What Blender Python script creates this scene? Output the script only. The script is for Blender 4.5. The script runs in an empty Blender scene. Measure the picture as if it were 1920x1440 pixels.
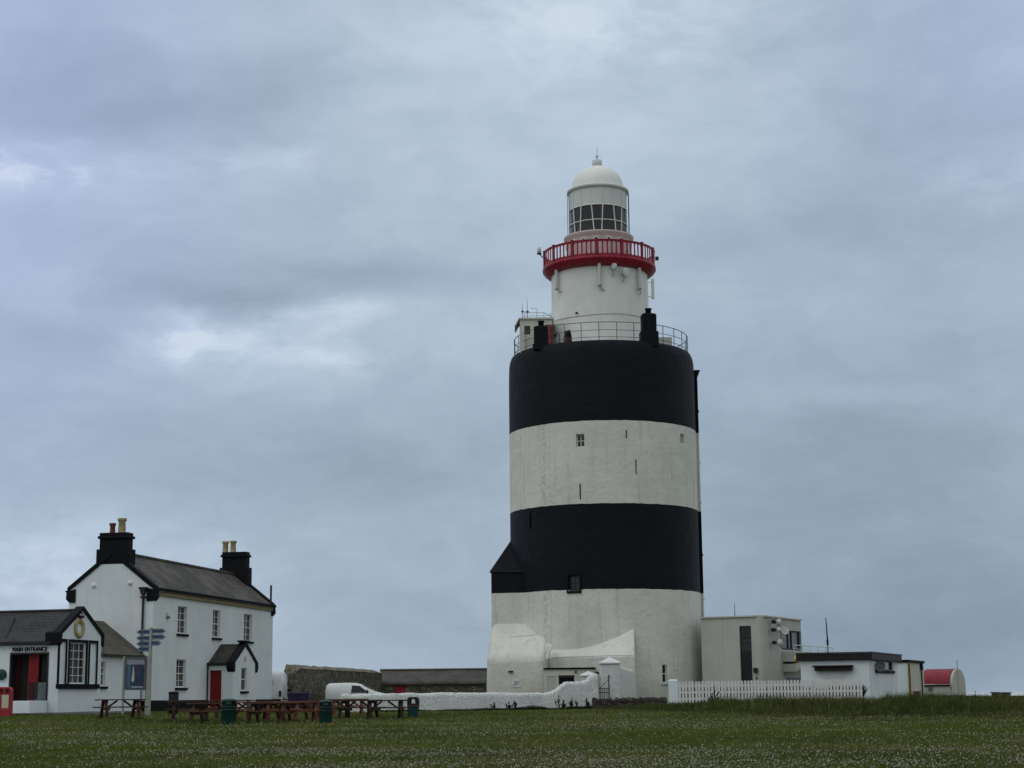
import bpy, bmesh, math, random
import numpy as np
from mathutils import Matrix, Vector

random.seed(7)
RNG = np.random.default_rng(11)
SC = bpy.context.scene
COL = SC.collection

# ---------------------------------------------------------------- camera
F_PX, PITCH, ROLL = 3200.0, math.atan(586 / 3200), 0.0096
EYE = np.array([0, 0, 1.6])
FW = np.array([0, math.cos(PITCH), math.sin(PITCH)])
U0 = np.array([0, -math.sin(PITCH), math.cos(PITCH)])
R0 = np.array([1.0, 0, 0])
UP = math.cos(ROLL) * U0 + math.sin(ROLL) * R0
RT = math.cos(ROLL) * R0 - math.sin(ROLL) * U0
cam = bpy.data.cameras.new("camera")
cam.sensor_width = 36
cam.lens = 36 * F_PX / 1920
cam.clip_start, cam.clip_end = 0.5, 90000
cam_ob = bpy.data.objects.new("camera", cam)
COL.objects.link(cam_ob)
cam_ob.matrix_world = Matrix(((RT[0], UP[0], -FW[0], EYE[0]), (RT[1], UP[1], -FW[1], EYE[1]),
                              (RT[2], UP[2], -FW[2], EYE[2]), (0, 0, 0, 1)))
SC.camera = cam_ob
SC.view_settings.view_transform = 'Standard'
SC.view_settings.look = 'None'
SC.view_settings.exposure = 0
SC.view_settings.gamma = 1
SC.cycles.max_bounces = 6


def ray(px, py):
    return FW + (px - 960) / F_PX * RT - (py - 720) / F_PX * UP


def at(px, py, Y):
    """A surveyed point: the photograph's pixel at the distance Y (metres north of the camera)."""
    d = ray(px, py)
    return EYE + d * (Y / d[1])


# ---------------------------------------------------------------- node helpers
class NT:
    def __init__(self, tree):
        self.t = tree
        self.n = tree.nodes
        self.l = tree.links

    def new(self, kind, **kw):
        x = self.n.new(kind)
        for k, v in kw.items():
            setattr(x, k, v)
        return x

    def put(self, sock, v):
        if isinstance(v, bpy.types.NodeSocket):
            self.l.new(v, sock)
        elif v is not None:
            sock.default_value = v

    def math(self, op, a, b=None, c=None, clamp=False):
        x = self.new('ShaderNodeMath', operation=op, use_clamp=clamp)
        for i, v in enumerate((a, b, c)):
            self.put(x.inputs[i], v)
        return x.outputs[0]

    def vmath(self, op, a, b=None):
        x = self.new('ShaderNodeVectorMath', operation=op)
        self.put(x.inputs[0], a)
        self.put(x.inputs[1], b)
        return x.outputs['Value'] if op in ('DOT_PRODUCT', 'LENGTH') else x.outputs[0]

    def mix(self, f, a, b, blend='MIX'):
        x = self.new('ShaderNodeMix', data_type='RGBA', blend_type=blend)
        self.put(x.inputs[0], f)
        self.put(x.inputs[6], a)
        self.put(x.inputs[7], b)
        return x.outputs[2]

    def noise(self, vec, scale, detail=4, rough=.55, dist=0):
        x = self.new('ShaderNodeTexNoise')
        self.put(x.inputs['Vector'], vec)
        x.inputs['Scale'].default_value = scale
        x.inputs['Detail'].default_value = detail
        x.inputs['Roughness'].default_value = rough
        x.inputs['Distortion'].default_value = dist
        return x

    def ramp(self, f, stops, interp='LINEAR'):
        x = self.new('ShaderNodeValToRGB')
        x.color_ramp.interpolation = interp
        e = x.color_ramp.elements
        while len(e) < len(stops):
            e.new(.5)
        for el, (p, c) in zip(e, stops):
            el.position = p
            el.color = tuple(c) + ((1,) if len(c) == 3 else ())
        self.put(x.inputs[0], f)
        return x.outputs[0]

    def maprange(self, v, a, b, c=0., d=1., smooth=True):
        x = self.new('ShaderNodeMapRange', interpolation_type='SMOOTHSTEP' if smooth else 'LINEAR')
        for i, k in enumerate((v, a, b, c, d)):
            self.put(x.inputs[i], k)
        return x.outputs[0]


def lin(r, g, b):
    def f(c):
        c /= 255
        return c / 12.92 if c <= .04045 else ((c + .055) / 1.055) ** 2.4
    return (f(r), f(g), f(b))


def col4(c):
    return tuple(c) + (1,)


# ---------------------------------------------------------------- sky and sun
SUN_EL, SUN_AZ = math.radians(52), math.radians(-125)     # azimuth from north (+y), clockwise
world = bpy.data.worlds.new("World")
SC.world = world
world.use_nodes = True
w = NT(world.node_tree)
w.n.clear()
w_out = w.new('ShaderNodeOutputWorld')
w_bg = w.new('ShaderNodeBackground')
SKY_STRENGTH = 0.1
w_bg.inputs[1].default_value = SKY_STRENGTH
w.l.new(w_bg.outputs[0], w_out.inputs[0])
sky = w.new('ShaderNodeTexSky', sky_type='NISHITA', sun_disc=False)
sky.sun_elevation, sky.sun_rotation = SUN_EL, SUN_AZ
sky.dust_density = 2.0
tc = w.new('ShaderNodeTexCoord')
gen = tc.outputs['Generated']
sep = w.new('ShaderNodeSeparateXYZ')
w.l.new(gen, sep.inputs[0])
az = w.math('ARCTAN2', sep.outputs[0], sep.outputs[1])
el = w.math('ARCSINE', sep.outputs[2])
# the cloud deck: ragged bases stretched along the horizon
comb = w.new('ShaderNodeCombineXYZ')
w.put(comb.inputs[0], az)
w.put(comb.inputs[1], w.math('MULTIPLY', el, 2.1))
warp = w.noise(comb.outputs[0], 5.5, 5, .6)
wv = w.vmath('SCALE', w.vmath('SUBTRACT', warp.outputs['Color'], (.5, .5, .5)), None)
wv.node.inputs['Scale'].default_value = .10
cw = w.vmath('ADD', comb.outputs[0], wv)
sepw = w.new('ShaderNodeSeparateXYZ')
w.l.new(cw, sepw.inputs[0])
azw, elw = sepw.outputs[0], w.math('DIVIDE', sepw.outputs[1], 2.1)
n1 = w.noise(cw, 6.0, 6, .55, .3).outputs['Fac']
n2 = w.noise(cw, 17.0, 5, .55, .2).outputs['Fac']
V = w.math('MULTIPLY_ADD', w.math('SUBTRACT', n1, .5), .34, .53)
n3 = w.noise(cw, 48.0, 4, .6, .1).outputs['Fac']
V = w.math('MULTIPLY_ADD', w.math('SUBTRACT', n2, .5), .30, V)
V = w.math('MULTIPLY_ADD', w.math('SUBTRACT', n3, .5), .09, V)
rag = w.maprange(w.math('ADD', w.math('MULTIPLY', n2, .6), w.math('MULTIPLY', n3, .4)), .34, .64, .5, 1.3)
# cloud masses: (x, y, half width, half height, brightness) in photograph pixels -> azimuth, elevation
CLOUDS = [(90, 350, 190, 44, .30), (385, 640, 95, 42, .24), (595, 690, 100, 44, .22), (640, 592, 140, 34, .17), (470, 645, 230, 70, .12),
          (1130, 50, 260, 110, .24), (450, 310, 150, 28, .13), (330, 260, 90, 26, .07), (60, 560, 120, 45, .10), (1890, 390, 130, 45, .12),
          (60, 1080, 420, 95, .27), (900, 180, 260, 170, .10), (1240, 330, 280, 130, .10), (860, 620, 160, 90, .08),
          (260, 235, 320, 75, -.18), (560, 180, 120, 45, -.08), (400, 565, 240, 36, -.22), (660, 510, 260, 45, -.20), (1520, 455, 280, 55, -.14),
          (150, 650, 140, 40, -.10), (1750, 200, 260, 170, -.08), (1640, 880, 420, 240, -.24), (700, 880, 420, 110, -.16),
          (1680, 1220, 560, 140, -.36), (640, 1130, 260, 110, -.06), (1760, 430, 200, 230, -.12), (170, 170, 260, 80, -.08), (1600, 590, 330, 40, .05), (1640, 760, 300, 30, .08)]
for (cx, cy, sx, sy, amp) in CLOUDS:
    a0, e0 = (cx - 960) / F_PX, (1309 - cy) / F_PX
    dx = w.math('MULTIPLY', w.math('SUBTRACT', azw, a0), F_PX / sx)
    dy = w.math('MULTIPLY', w.math('SUBTRACT', elw, e0), F_PX / sy)
    d2 = w.math('ADD', w.math('MULTIPLY', dx, dx), w.math('MULTIPLY', dy, dy))
    g = w.math('EXPONENT', w.math('MULTIPLY', d2, -1.0))
    if amp > .1:                                      # bright rifts break up raggedly
        g = w.math('MULTIPLY', g, rag)
    V = w.math('MULTIPLY_ADD', g, amp, V)
V = w.math('ADD', V, w.maprange(el, .10, .42, 0., .15, False))
cloud = w.ramp(V, [(0, lin(124, 143, 160)), (.3, lin(146, 164, 180)), (.55, lin(167, 184, 201)), (.8, lin(190, 206, 222)), (1, lin(208, 221, 233))])
violet = w.ramp(V, [(0, lin(126, 143, 172)), (.3, lin(147, 163, 192)), (.55, lin(164, 181, 211)), (.8, lin(180, 196, 226)), (1, lin(206, 217, 240))])
lf = w.maprange(az, -.07, -.31)
lf = w.math('MULTIPLY', lf, w.maprange(el, .05, .30, .25, 1.0))
rf = w.math('MULTIPLY', w.maprange(az, .12, .30), w.maprange(el, .2, .36, 0., .6))
cloud = w.mix(w.math('MAXIMUM', lf, rf), cloud, violet)
# an overcast sky is brighter towards the zenith
zen = w.maprange(el, .42, 1.2, 1.0, 1.42)
# overhead and behind, the deck is thick and neutral grey-white
back = w.math('MAXIMUM', w.maprange(el, .42, .95), w.maprange(w.math('ABSOLUTE', az), .5, 1.3))
cloud = w.mix(back, cloud, w.ramp(V, [(.2, (.395, .425, .428)), (.8, (.56, .595, .59))]))
lum = w.new('ShaderNodeVectorMath', operation='SCALE')
w.put(lum.inputs[0], cloud)
w.put(lum.inputs['Scale'], w.math('MULTIPLY', zen, 1 / SKY_STRENGTH))
skycol = w.mix(.95, sky.outputs[0], lum.outputs[0])
w.l.new(skycol, w_bg.inputs[0])

sun = bpy.data.lights.new("sun", 'SUN')
sun.energy, sun.angle, sun.color = 0.5, math.radians(50), (1, .97, .92)
sun_ob = bpy.data.objects.new("sun", sun)
COL.objects.link(sun_ob)
sdir = Vector((math.sin(SUN_AZ) * math.cos(SUN_EL), math.cos(SUN_AZ) * math.cos(SUN_EL), math.sin(SUN_EL)))
sun_ob.rotation_euler = sdir.to_track_quat('Z', 'Y').to_euler()
sun_ob.location = (-60, -40, 80)


# ---------------------------------------------------------------- materials
def base_mat(name, rough=.7, spec=.3, metallic=0):
    m = bpy.data.materials.new(name)
    m.use_nodes = True
    t = NT(m.node_tree)
    b = t.n['Principled BSDF']
    b.inputs['Roughness'].default_value = rough
    b.inputs['Specular IOR Level'].default_value = spec
    b.inputs['Metallic'].default_value = metallic
    return m, t, b


def add_bump(t, b, height, strength, dist=.02):
    x = t.new('ShaderNodeBump')
    x.inputs['Strength'].default_value = strength
    x.inputs['Distance'].default_value = dist
    t.put(x.inputs['Height'], height)
    t.l.new(x.outputs[0], b.inputs['Normal'])


def pos(t):
    return t.new('ShaderNodeTexCoord').outputs['Object']


def mat(name, c, rough=.7, var=.15, vs=1.2, bump=0., bs=9., dist=.02, spec=.3, metallic=0, streak=0., c2=None):
    """Paint, metal, wood ...: base colour with soft wear, optional rain streaks and surface bump."""
    m, t, b = base_mat(name, rough, spec, metallic)
    p = pos(t)
    n = t.noise(p, vs, 6, .6).outputs['Fac']
    c2 = c2 or tuple(k * (1 - var * 1.6) for k in c)
    hi = tuple(min(1, k * (1 + var * .5)) for k in c)
    k = t.ramp(n, [(.3, c2), (.6, c), (.75, hi)])
    if streak:
        mp = t.new('ShaderNodeMapping')
        mp.inputs['Scale'].default_value = (2.6, 2.6, .16)
        t.l.new(p, mp.inputs[0])
        s = t.noise(mp.outputs[0], 1.6, 7, .65).outputs['Fac']
        f = t.maprange(s, .5, .78, 0., streak)
        k = t.mix(f, k, col4(tuple(x * .55 for x in c[:2]) + (c[2] * .42,)))
    t.l.new(k, b.inputs['Base Color'])
    if bump:
        add_bump(t, b, t.noise(p, bs, 5, .6).outputs['Fac'], bump, dist)
    return m


M = {}
M['white_wall'] = mat('white_render', (.73, .795, .85), .85, .07, .7, .35, 7, .03, streak=.22)
M['white_paint'] = mat('white_paint', (.70, .72, .74), .6, .06, 2.0, streak=.1)
M['white_drum'] = mat('white_drum_paint', (.72, .74, .74), .7, .06, .8, .3, 5, .03, streak=.18)
M['black_paint'] = mat('black_paint', (.0052, .0068, .0115), .7, .3, 2.0, .3, 8, .01, spec=.15)
M['black_iron'] = mat('black_iron', (.02, .022, .028), .5, .3, 4.0)
M['grey_rail'] = mat('grey_rail_paint', (.12, .14, .16), .5, .2, 4.0)
M['red_paint'] = mat('red_gallery_paint', (.30, .012, .035), .45, .25, 2.0, streak=.2)
M['red_door'] = mat('red_door_paint', (.24, .006, .016), .45, .2, 2.5)
M['dark_red'] = mat('dark_red_paint', (.035, .004, .006), .5, .25, 2.5)
M['maroon'] = mat('maroon_paint', (.017, .010, .013), .55, .3, 2.0)
M['pink_dark'] = mat('pinkish_grey_vent', (.16, .12, .125), .7)
M['red_bounce_white'] = mat('white_paint_red_bounce', (.60, .50, .51), .65, .08, 2.0, streak=.2)  # white paint; the gallery's reflected red is put into the tint
M['dome'] = mat('dome_paint', (.78, .80, .80), .45, .04, 1.0, streak=.12)
M['panel'] = mat('lantern_panel_paint', (.62, .66, .67), .5, .05, 1.0, streak=.15)
M['cream'] = mat('cream_render', (.57, .57, .52), .85, .07, .8, .25, 7, .02, streak=.2)
M['concrete'] = mat('pale_concrete', (.50, .505, .48), .85, .08, .7, .3, 6, .02, streak=.3)
M['tan'] = mat('tan_stone', (.24, .20, .12), .8, .25, 3.0, .4, 12)
M['buff_pot'] = mat('buff_clay', (.42, .36, .20), .7, .2, 5.0)
M['terracotta'] = mat('terracotta', (.17, .055, .035), .7, .25, 5.0)
M['sash'] = mat('white_sash', (.68, .70, .70), .5, .04, 3.0)
M['interior'] = mat('dark_interior', (.012, .011, .012), .8, .2, 2.0)
M['steel'] = mat('galvanised_steel', (.34, .36, .34), .45, .12, 6.0, metallic=.3)
M['dish'] = mat('dish_grey', (.56, .58, .57), .5, .06, 3.0)
M['bin_green'] = mat('bin_green_plastic', (.006, .045, .042), .45, .25, 5.0)
M['bin_black'] = mat('bin_black_plastic', (.008, .010, .012), .75, .25, 5.0)
M['sign_blue'] = mat('sign_blue', (.035, .07, .16), .4, .12, 4.0)
M['wood'] = mat('stained_picnic_wood', (.085, .034, .025), .7, .4, 7.0, .3, 20, .01, c2=(.038, .018, .014))
M['wood_red'] = mat('red_stained_wood', (.165, .058, .036), .7, .35, 7.0, .3, 20, .01, c2=(.085, .032, .022))
M['wood_grey'] = mat('dark_weathered_wood', (.050, .029, .023), .75, .4, 7.0, .3, 20, .01, c2=(.018, .013, .012))
M['van_white'] = mat('van_white', (.68, .71, .74), .3, .03, 2.0, spec=.5)
M['tyre'] = mat('tyre_rubber', (.012, .012, .013), .8, .2, 8.0)
M['purple'] = mat('purple_plastic', (.035, .022, .085), .5, .2, 4.0)
M['kiosk_red'] = mat('kiosk_red', (.36, .02, .035), .45, .15, 4.0)
M['kiosk_cream'] = mat('kiosk_cream', (.55, .52, .45), .5, .08, 5.0)
M['rust'] = mat('rusty_iron', (.22, .12, .035), .8, .35, 4.0)
M['yellow'] = mat('faded_yellow', (.48, .42, .16), .5, .15, 4.0)
M['asphalt'] = mat('asphalt', (.075, .078, .085), .9, .25, 3.0, .4, 40, .01)
M['hut_red'] = mat('red_corrugated_iron', (.30, .03, .05), .5, .2, 1.2, streak=.3)


def glass_mat(name, c, rough=.08):
    m, t, b = base_mat(name, rough, .5)
    n = t.noise(pos(t), 1.1, 3).outputs['Fac']
    t.l.new(t.ramp(n, [(.3, tuple(k * .7 for k in c)), (.7, c)]), b.inputs['Base Color'])
    return m


M['glass'] = glass_mat('window_glass', (.020, .025, .028))
M['glass_dark'] = glass_mat('dark_glass', (.010, .011, .013), .15)
M['glass_lantern'] = glass_mat('lantern_glass', (.016, .018, .026), .12)
M['glass_blue'] = glass_mat('tinted_glass', (.03, .035, .045), .2)


def tower_mat():
    """Painted rubble tower: black and white bands by height, with old repairs showing through the paint."""
    m, t, b = base_mat('banded_tower_paint', .85, .15)
    p = t.new('ShaderNodeNewGeometry').outputs['Position']
    s = t.new('ShaderNodeSeparateXYZ')
    t.l.new(p, s.inputs[0])
    wob = t.noise(p, 1.6, 4).outputs['Fac']
    z = t.math('MULTIPLY_ADD', t.math('SUBTRACT', wob, .5), .10, s.outputs[2])
    b1 = t.math('MULTIPLY', t.math('GREATER_THAN', z, 8.42), t.math('LESS_THAN', z, 14.02))
    b2 = t.math('GREATER_THAN', z, 19.52)
    black = t.math('MAXIMUM', b1, b2)
    # white paint: cream cast, cool patches, streaks and hairline repairs
    nz = t.noise(p, .35, 6, .62).outputs['Fac']
    white = t.ramp(nz, [(.3, (.59, .60, .58)), (.5, (.66, .67, .64)), (.7, (.72, .72, .68))])
    mp = t.new('ShaderNodeMapping')
    mp.inputs['Scale'].default_value = (2.2, 2.2, .12)
    t.l.new(p, mp.inputs[0])
    st = t.noise(mp.outputs[0], 1.4, 7, .65).outputs['Fac']
    white = t.mix(t.maprange(st, .50, .76, 0., .42), white, (.30, .30, .26, 1))
    damp = t.math('MULTIPLY', t.maprange(s.outputs[2], 3.2, .9), t.maprange(nz, .35, .6))
    white = t.mix(t.math('MULTIPLY', damp, .45), white, (.27, .28, .23, 1))
    rust = t.math('MULTIPLY', t.maprange(st, .60, .70), t.maprange(t.noise(p, .55, 3).outputs['Fac'], .55, .68, 0., .35))
    white = t.mix(rust, white, (.40, .31, .20, 1))
    fine = t.noise(p, 3.4, 8, .7).outputs['Fac']
    white = t.mix(t.maprange(fine, .55, .74, 0., .26), white, (.33, .33, .30, 1))
    # a flaking vertical repair down the left of the tower
    seam = t.math('ABSOLUTE', t.math('SUBTRACT', t.math('ADD', s.outputs[0], t.math('MULTIPLY', wob, .35)), 2.27))
    fl = t.noise(p, 5.0, 7, .75).outputs['Fac']
    sm = t.math('MULTIPLY', t.maprange(seam, .30, .05), t.maprange(fl, .48, .62, 0., .5))
    sm = t.math('MULTIPLY', sm, t.math('LESS_THAN', s.outputs[1], 116.0))
    white = t.mix(sm, white, (.22, .23, .20, 1))
    blk = t.ramp(nz, [(.3, (.0045, .0062, .0115)), (.7, (.0075, .0095, .0165))])
    blk = t.mix(t.maprange(st, .5, .8, 0., .35), blk, (.015, .016, .020, 1))
    t.l.new(t.mix(black, white, blk), b.inputs['Base Color'])
    rub = t.new('ShaderNodeTexVoronoi', feature='SMOOTH_F1')
    t.l.new(p, rub.inputs['Vector'])
    rub.inputs['Scale'].default_value = 2.4
    h = t.math('MULTIPLY_ADD', rub.outputs['Distance'], .55, t.noise(p, 4.5, 6, .65).outputs['Fac'])
    h = t.math('ADD', h, t.math('MULTIPLY', t.noise(p, .8, 4, .55).outputs['Fac'], 2.2))
    add_bump(t, b, h, .60, .06)
    t.l.new(t.mix(black, (.9, .9, .9, 1), (.62, .62, .62, 1)), b.inputs['Roughness'])
    t.l.new(t.mix(black, (.12, .12, .12, 1), (.13, .13, .14, 1)), b.inputs['Specular IOR Level'])
    return m


M['tower'] = tower_mat()


def slate_mat(name, e, slope_k, c1, c2, c3, moss, row=.26, wid=.42):
    m, t, b = base_mat(name, .75, .25)
    p = t.new('ShaderNodeNewGeometry').outputs['Position']
    s = t.new('ShaderNodeSeparateXYZ')
    t.l.new(p, s.inputs[0])
    u = t.vmath('DOT_PRODUCT', p, (e[0], e[1], 0))
    c = t.new('ShaderNodeCombineXYZ')
    t.put(c.inputs[0], u)
    t.put(c.inputs[1], t.math('MULTIPLY', s.outputs[2], slope_k))
    br = t.new('ShaderNodeTexBrick')
    t.l.new(c.outputs[0], br.inputs['Vector'])
    br.inputs['Scale'].default_value = 1
    br.inputs['Brick Width'].default_value = wid
    br.inputs['Row Height'].default_value = row
    br.inputs['Mortar Size'].default_value = .022
    br.inputs['Color1'].default_value = col4(c1)
    br.inputs['Color2'].default_value = col4(c2)
    br.inputs['Mortar'].default_value = col4(tuple(k * .45 for k in c1))
    n = t.noise(p, .8, 7, .65).outputs['Fac']
    k = t.mix(t.maprange(n, .42, .62, 0., .75), br.outputs['Color'], col4(c3))
    n2 = t.noise(p, 2.6, 7, .7).outputs['Fac']
    k = t.mix(t.maprange(n2, .53, .68, 0., moss), k, (.085, .08, .045, 1))
    t.l.new(k, b.inputs['Base Color'])
    add_bump(t, b, t.math('ADD', br.outputs['Fac'], t.math('MULTIPLY', n2, -.6)), .5, -.02)
    return m


def stone_mat(name, c1, c2, c3, scale=2.2, bump=.9, white=0.):
    m, t, b = base_mat(name, .9, .15)
    p = pos(t)
    mp = t.new('ShaderNodeMapping')
    mp.inputs['Scale'].default_value = (1, 1, 1.7)
    t.l.new(p, mp.inputs[0])
    wv = t.vmath('SCALE', t.noise(mp.outputs[0], 2.0, 4).outputs['Color'], None)
    wv.node.inputs['Scale'].default_value = .22
    q = t.vmath('ADD', mp.outputs[0], wv)
    v = t.new('ShaderNodeTexVoronoi', feature='F1')
    t.l.new(q, v.inputs['Vector'])
    v.inputs['Scale'].default_value = scale
    ve = t.new('ShaderNodeTexVoronoi', feature='DISTANCE_TO_EDGE')
    t.l.new(q, ve.inputs['Vector'])
    ve.inputs['Scale'].default_value = scale
    sp = t.new('ShaderNodeSeparateColor')
    t.l.new(v.outputs['Color'], sp.inputs[0])
    k = t.ramp(sp.outputs[0], [(0, c1), (.5, c2), (1, c3)])
    n = t.noise(p, 1.1, 7, .7).outputs['Fac']
    k = t.mix(t.maprange(n, .4, .7, 0., .5), k, col4(tuple(x * .8 for x in c1)))
    joint = t.maprange(ve.outputs['Distance'], .0, .07)
    k = t.mix(joint, col4(tuple(x * (.55 + .42 * white) for x in c1)), k)
    t.l.new(k, b.inputs['Base Color'])
    h = t.math('ADD', t.math('MULTIPLY', joint, 1.0), t.math('MULTIPLY', t.noise(p, 9, 5, .7).outputs['Fac'], .5))
    add_bump(t, b, h, bump, .05)
    return m


M['rubble'] = stone_mat('dark_rubble_stone', (.115, .108, .088), (.17, .16, .13), (.26, .245, .20), 3.6)
M['rubble_pale'] = stone_mat('lit_rubble_top', (.16, .15, .11), (.21, .195, .145), (.26, .24, .18), 2.0)  # paler than the wall; light on the sloping top is put into the colour
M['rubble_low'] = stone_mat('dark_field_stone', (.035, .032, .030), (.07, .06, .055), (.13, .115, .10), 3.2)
M['whitewash'] = stone_mat('whitewashed_rubble', (.70, .73, .75), (.75, .78, .80), (.80, .82, .83), 5.2, .8, .90)


def corrugate(m, e, pitch=.12, strength=.6):
    t = NT(m.node_tree)
    b = t.n['Principled BSDF']
    p = t.new('ShaderNodeNewGeometry').outputs['Position']
    u = t.vmath('DOT_PRODUCT', p, (e[0], e[1], 0))
    h = t.math('SINE', t.math('MULTIPLY', u, 2 * math.pi / pitch))
    add_bump(t, b, h, strength, .02)


# ---------------------------------------------------------------- mesh helpers
ORG = {}


def V3(p):
    return np.array(p, float)


class MB:
    """Collects shapes; build() links them as ONE mesh object."""

    def __init__(self):
        self.v, self.f, self.mi, self.sm, self.m, self.smooth = [], [], [], [], 0, False

    def add(self, vs, fs):
        o = len(self.v)
        self.v += [tuple(float(c) for c in p) for p in vs]
        for f in fs:
            self.f.append([o + i for i in f])
            self.mi.append(self.m)
            self.sm.append(self.smooth)
        return self

    def hexa(self, p):
        return self.add(p, [(0, 3, 2, 1), (4, 5, 6, 7), (0, 1, 5, 4), (1, 2, 6, 5), (2, 3, 7, 6), (3, 0, 4, 7)])

    def box(self, x0, x1, y0, y1, z0, z1):
        return self.hexa([(x0, y0, z0), (x1, y0, z0), (x1, y1, z0), (x0, y1, z0),
                          (x0, y0, z1), (x1, y0, z1), (x1, y1, z1), (x0, y1, z1)])

    def fbox(self, F, u0, u1, v0, v1, z0, z1):
        return self.hexa([F.pt(*q) for q in ((u0, v1, z0), (u1, v1, z0), (u1, v0, z0), (u0, v0, z0),
                                             (u0, v1, z1), (u1, v1, z1), (u1, v0, z1), (u0, v0, z1))])

    def poly(self, pts):
        return self.add(pts, [tuple(range(len(pts)))])

    def prism(self, pts, vec):
        n = len(pts)
        q = [V3(p) + V3(vec) for p in pts]
        fs = [tuple(range(n - 1, -1, -1)), tuple(range(n, 2 * n))]
        fs += [(i, (i + 1) % n, n + (i + 1) % n, n + i) for i in range(n)]
        return self.add(list(pts) + q, fs)

    def loft(self, A, B):
        n = len(A)
        fs = [tuple(range(n - 1, -1, -1)), tuple(range(n, 2 * n))]
        fs += [(i, (i + 1) % n, n + (i + 1) % n, n + i) for i in range(n)]
        return self.add(list(A) + list(B), fs)

    def tube(self, a, b, r, n=8, r2=None):
        a, b = V3(a), V3(b)
        d = b - a
        d = d / (np.linalg.norm(d) + 1e-9)
        x = np.cross(d, (0, 0, 1) if abs(d[2]) < .9 else (1, 0, 0))
        x /= np.linalg.norm(x)
        y = np.cross(d, x)
        r2 = r if r2 is None else r2
        ring = [(math.cos(2 * math.pi * i / n), math.sin(2 * math.pi * i / n)) for i in range(n)]
        A = [a + r * (c * x + s * y) for c, s in ring]
        B = [b + r2 * (c * x + s * y) for c, s in ring]
        sm = self.smooth
        o = len(self.v)
        self.smooth = n > 6
        self.add(A + B, [(i, (i + 1) % n, n + (i + 1) % n, n + i) for i in range(n)])
        self.smooth = False
        self.add(A, [tuple(range(n - 1, -1, -1))])
        self.add(B, [tuple(range(n))])
        self.smooth = sm
        return self

    def path(self, pts, r, n=6):
        for a, b in zip(pts, pts[1:]):
            self.tube(a, b, r, n)
        return self

    def bar(self, a, b, w, h, up=(0, 0, 1)):
        """A sawn timber or flat bar from a to b, width w, height h."""
        a, b = V3(a), V3(b)
        d = (b - a) / np.linalg.norm(b - a)
        s = np.cross(d, up)
        s /= np.linalg.norm(s)
        t = np.cross(s, d)
        q = [(-1, -1), (1, -1), (1, 1), (-1, 1)]
        return self.loft([a + s * (i * w / 2) + t * (j * h / 2) for i, j in q],
                         [b + s * (i * w / 2) + t * (j * h / 2) for i, j in q])

    def lathe(self, prof, c, n=64, a0=0., a1=2 * math.pi, smooth=True):
        """Revolve (radius, z) about the vertical through c; angle 0 faces the camera, positive to the right."""
        full = abs(a1 - a0 - 2 * math.pi) < 1e-6
        cols = n if full else n + 1
        vs = []
        for i in range(cols):
            a = a0 + (a1 - a0) * i / n
            for r, z in prof:
                vs.append((c[0] + r * math.sin(a), c[1] - r * math.cos(a), z))
        k = len(prof)
        fs = []
        for i in range(n):
            j = (i + 1) % cols
            for q in range(k - 1):
                fs.append((i * k + q, j * k + q, j * k + q + 1, i * k + q + 1))
        sm, self.smooth = self.smooth, smooth
        self.add(vs, fs)
        self.smooth = sm
        return self

    def ball(self, c, r, n=10, m=6, sz=1.0):
        prof = [(r * math.sin(math.pi * i / m), c[2] - r * sz * math.cos(math.pi * i / m)) for i in range(m + 1)]
        return self.lathe(prof, c, n)

    def disc(self, c, nrm, r, th, n=20, bulge=0.):
        """A round plate of thickness th facing nrm, dished outward by bulge."""
        c, nrm = V3(c), V3(nrm) / np.linalg.norm(nrm)
        x = np.cross(nrm, (0, 0, 1) if abs(nrm[2]) < .9 else (1, 0, 0))
        x /= np.linalg.norm(x)
        y = np.cross(nrm, x)
        vs, fs = [], []
        rings = [(r, 0), (r, th), (r * .72, th + bulge * .55), (r * .36, th + bulge * .9)]
        for rr, h in rings:
            vs += [c + nrm * h + rr * (math.cos(2 * math.pi * i / n) * x + math.sin(2 * math.pi * i / n) * y) for i in range(n)]
        vs.append(c + nrm * (th + bulge))
        for q in range(len(rings) - 1):
            fs += [(q * n + i, q * n + (i + 1) % n, (q + 1) * n + (i + 1) % n, (q + 1) * n + i) for i in range(n)]
        q = len(rings) - 1
        fs += [(q * n + i, q * n + (i + 1) % n, len(vs) - 1) for i in range(n)]
        fs.append(tuple(range(n - 1, -1, -1)))
        return self.add(vs, fs)

    def build(self, name, mats, parent=None, bevel=0., loc=None, fix=True):
        if not isinstance(mats, (list, tuple)):
            mats = [mats]
        v = np.array(self.v)
        if parent is not None:
            o = ORG[parent.name]
        elif loc is not None:
            o = V3(loc)
        else:
            o = np.array([(v[:, 0].min() + v[:, 0].max()) / 2, (v[:, 1].min() + v[:, 1].max()) / 2, v[:, 2].min()])
        me = bpy.data.meshes.new(name)
        me.from_pydata([tuple(p) for p in (v - o)], [], self.f)
        for x in mats:
            me.materials.append(x)
        me.polygons.foreach_set('material_index', self.mi)
        me.polygons.foreach_set('use_smooth', self.sm)
        if fix:
            b = bmesh.new()
            b.from_mesh(me)
            bmesh.ops.recalc_face_normals(b, faces=b.faces)
            b.to_mesh(me)
            b.free()
        ob = bpy.data.objects.new(name, me)
        COL.objects.link(ob)
        if parent is not None:
            ob.parent = parent
        else:
            ob.location = tuple(o)
        ORG[ob.name] = o
        if bevel:
            md = ob.modifiers.new('bevel', 'BEVEL')
            md.width, md.segments, md.limit_method, md.angle_limit = bevel, (6 if bevel > .2 else 2), 'ANGLE', math.radians(40)
        return ob


def tag(o, label=None, cat=None, group=None, kind=None):
    if label:
        o['label'] = label
    if cat:
        o['category'] = cat
    if group:
        o['group'] = group
    if kind:
        o['kind'] = kind
    return o


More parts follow.
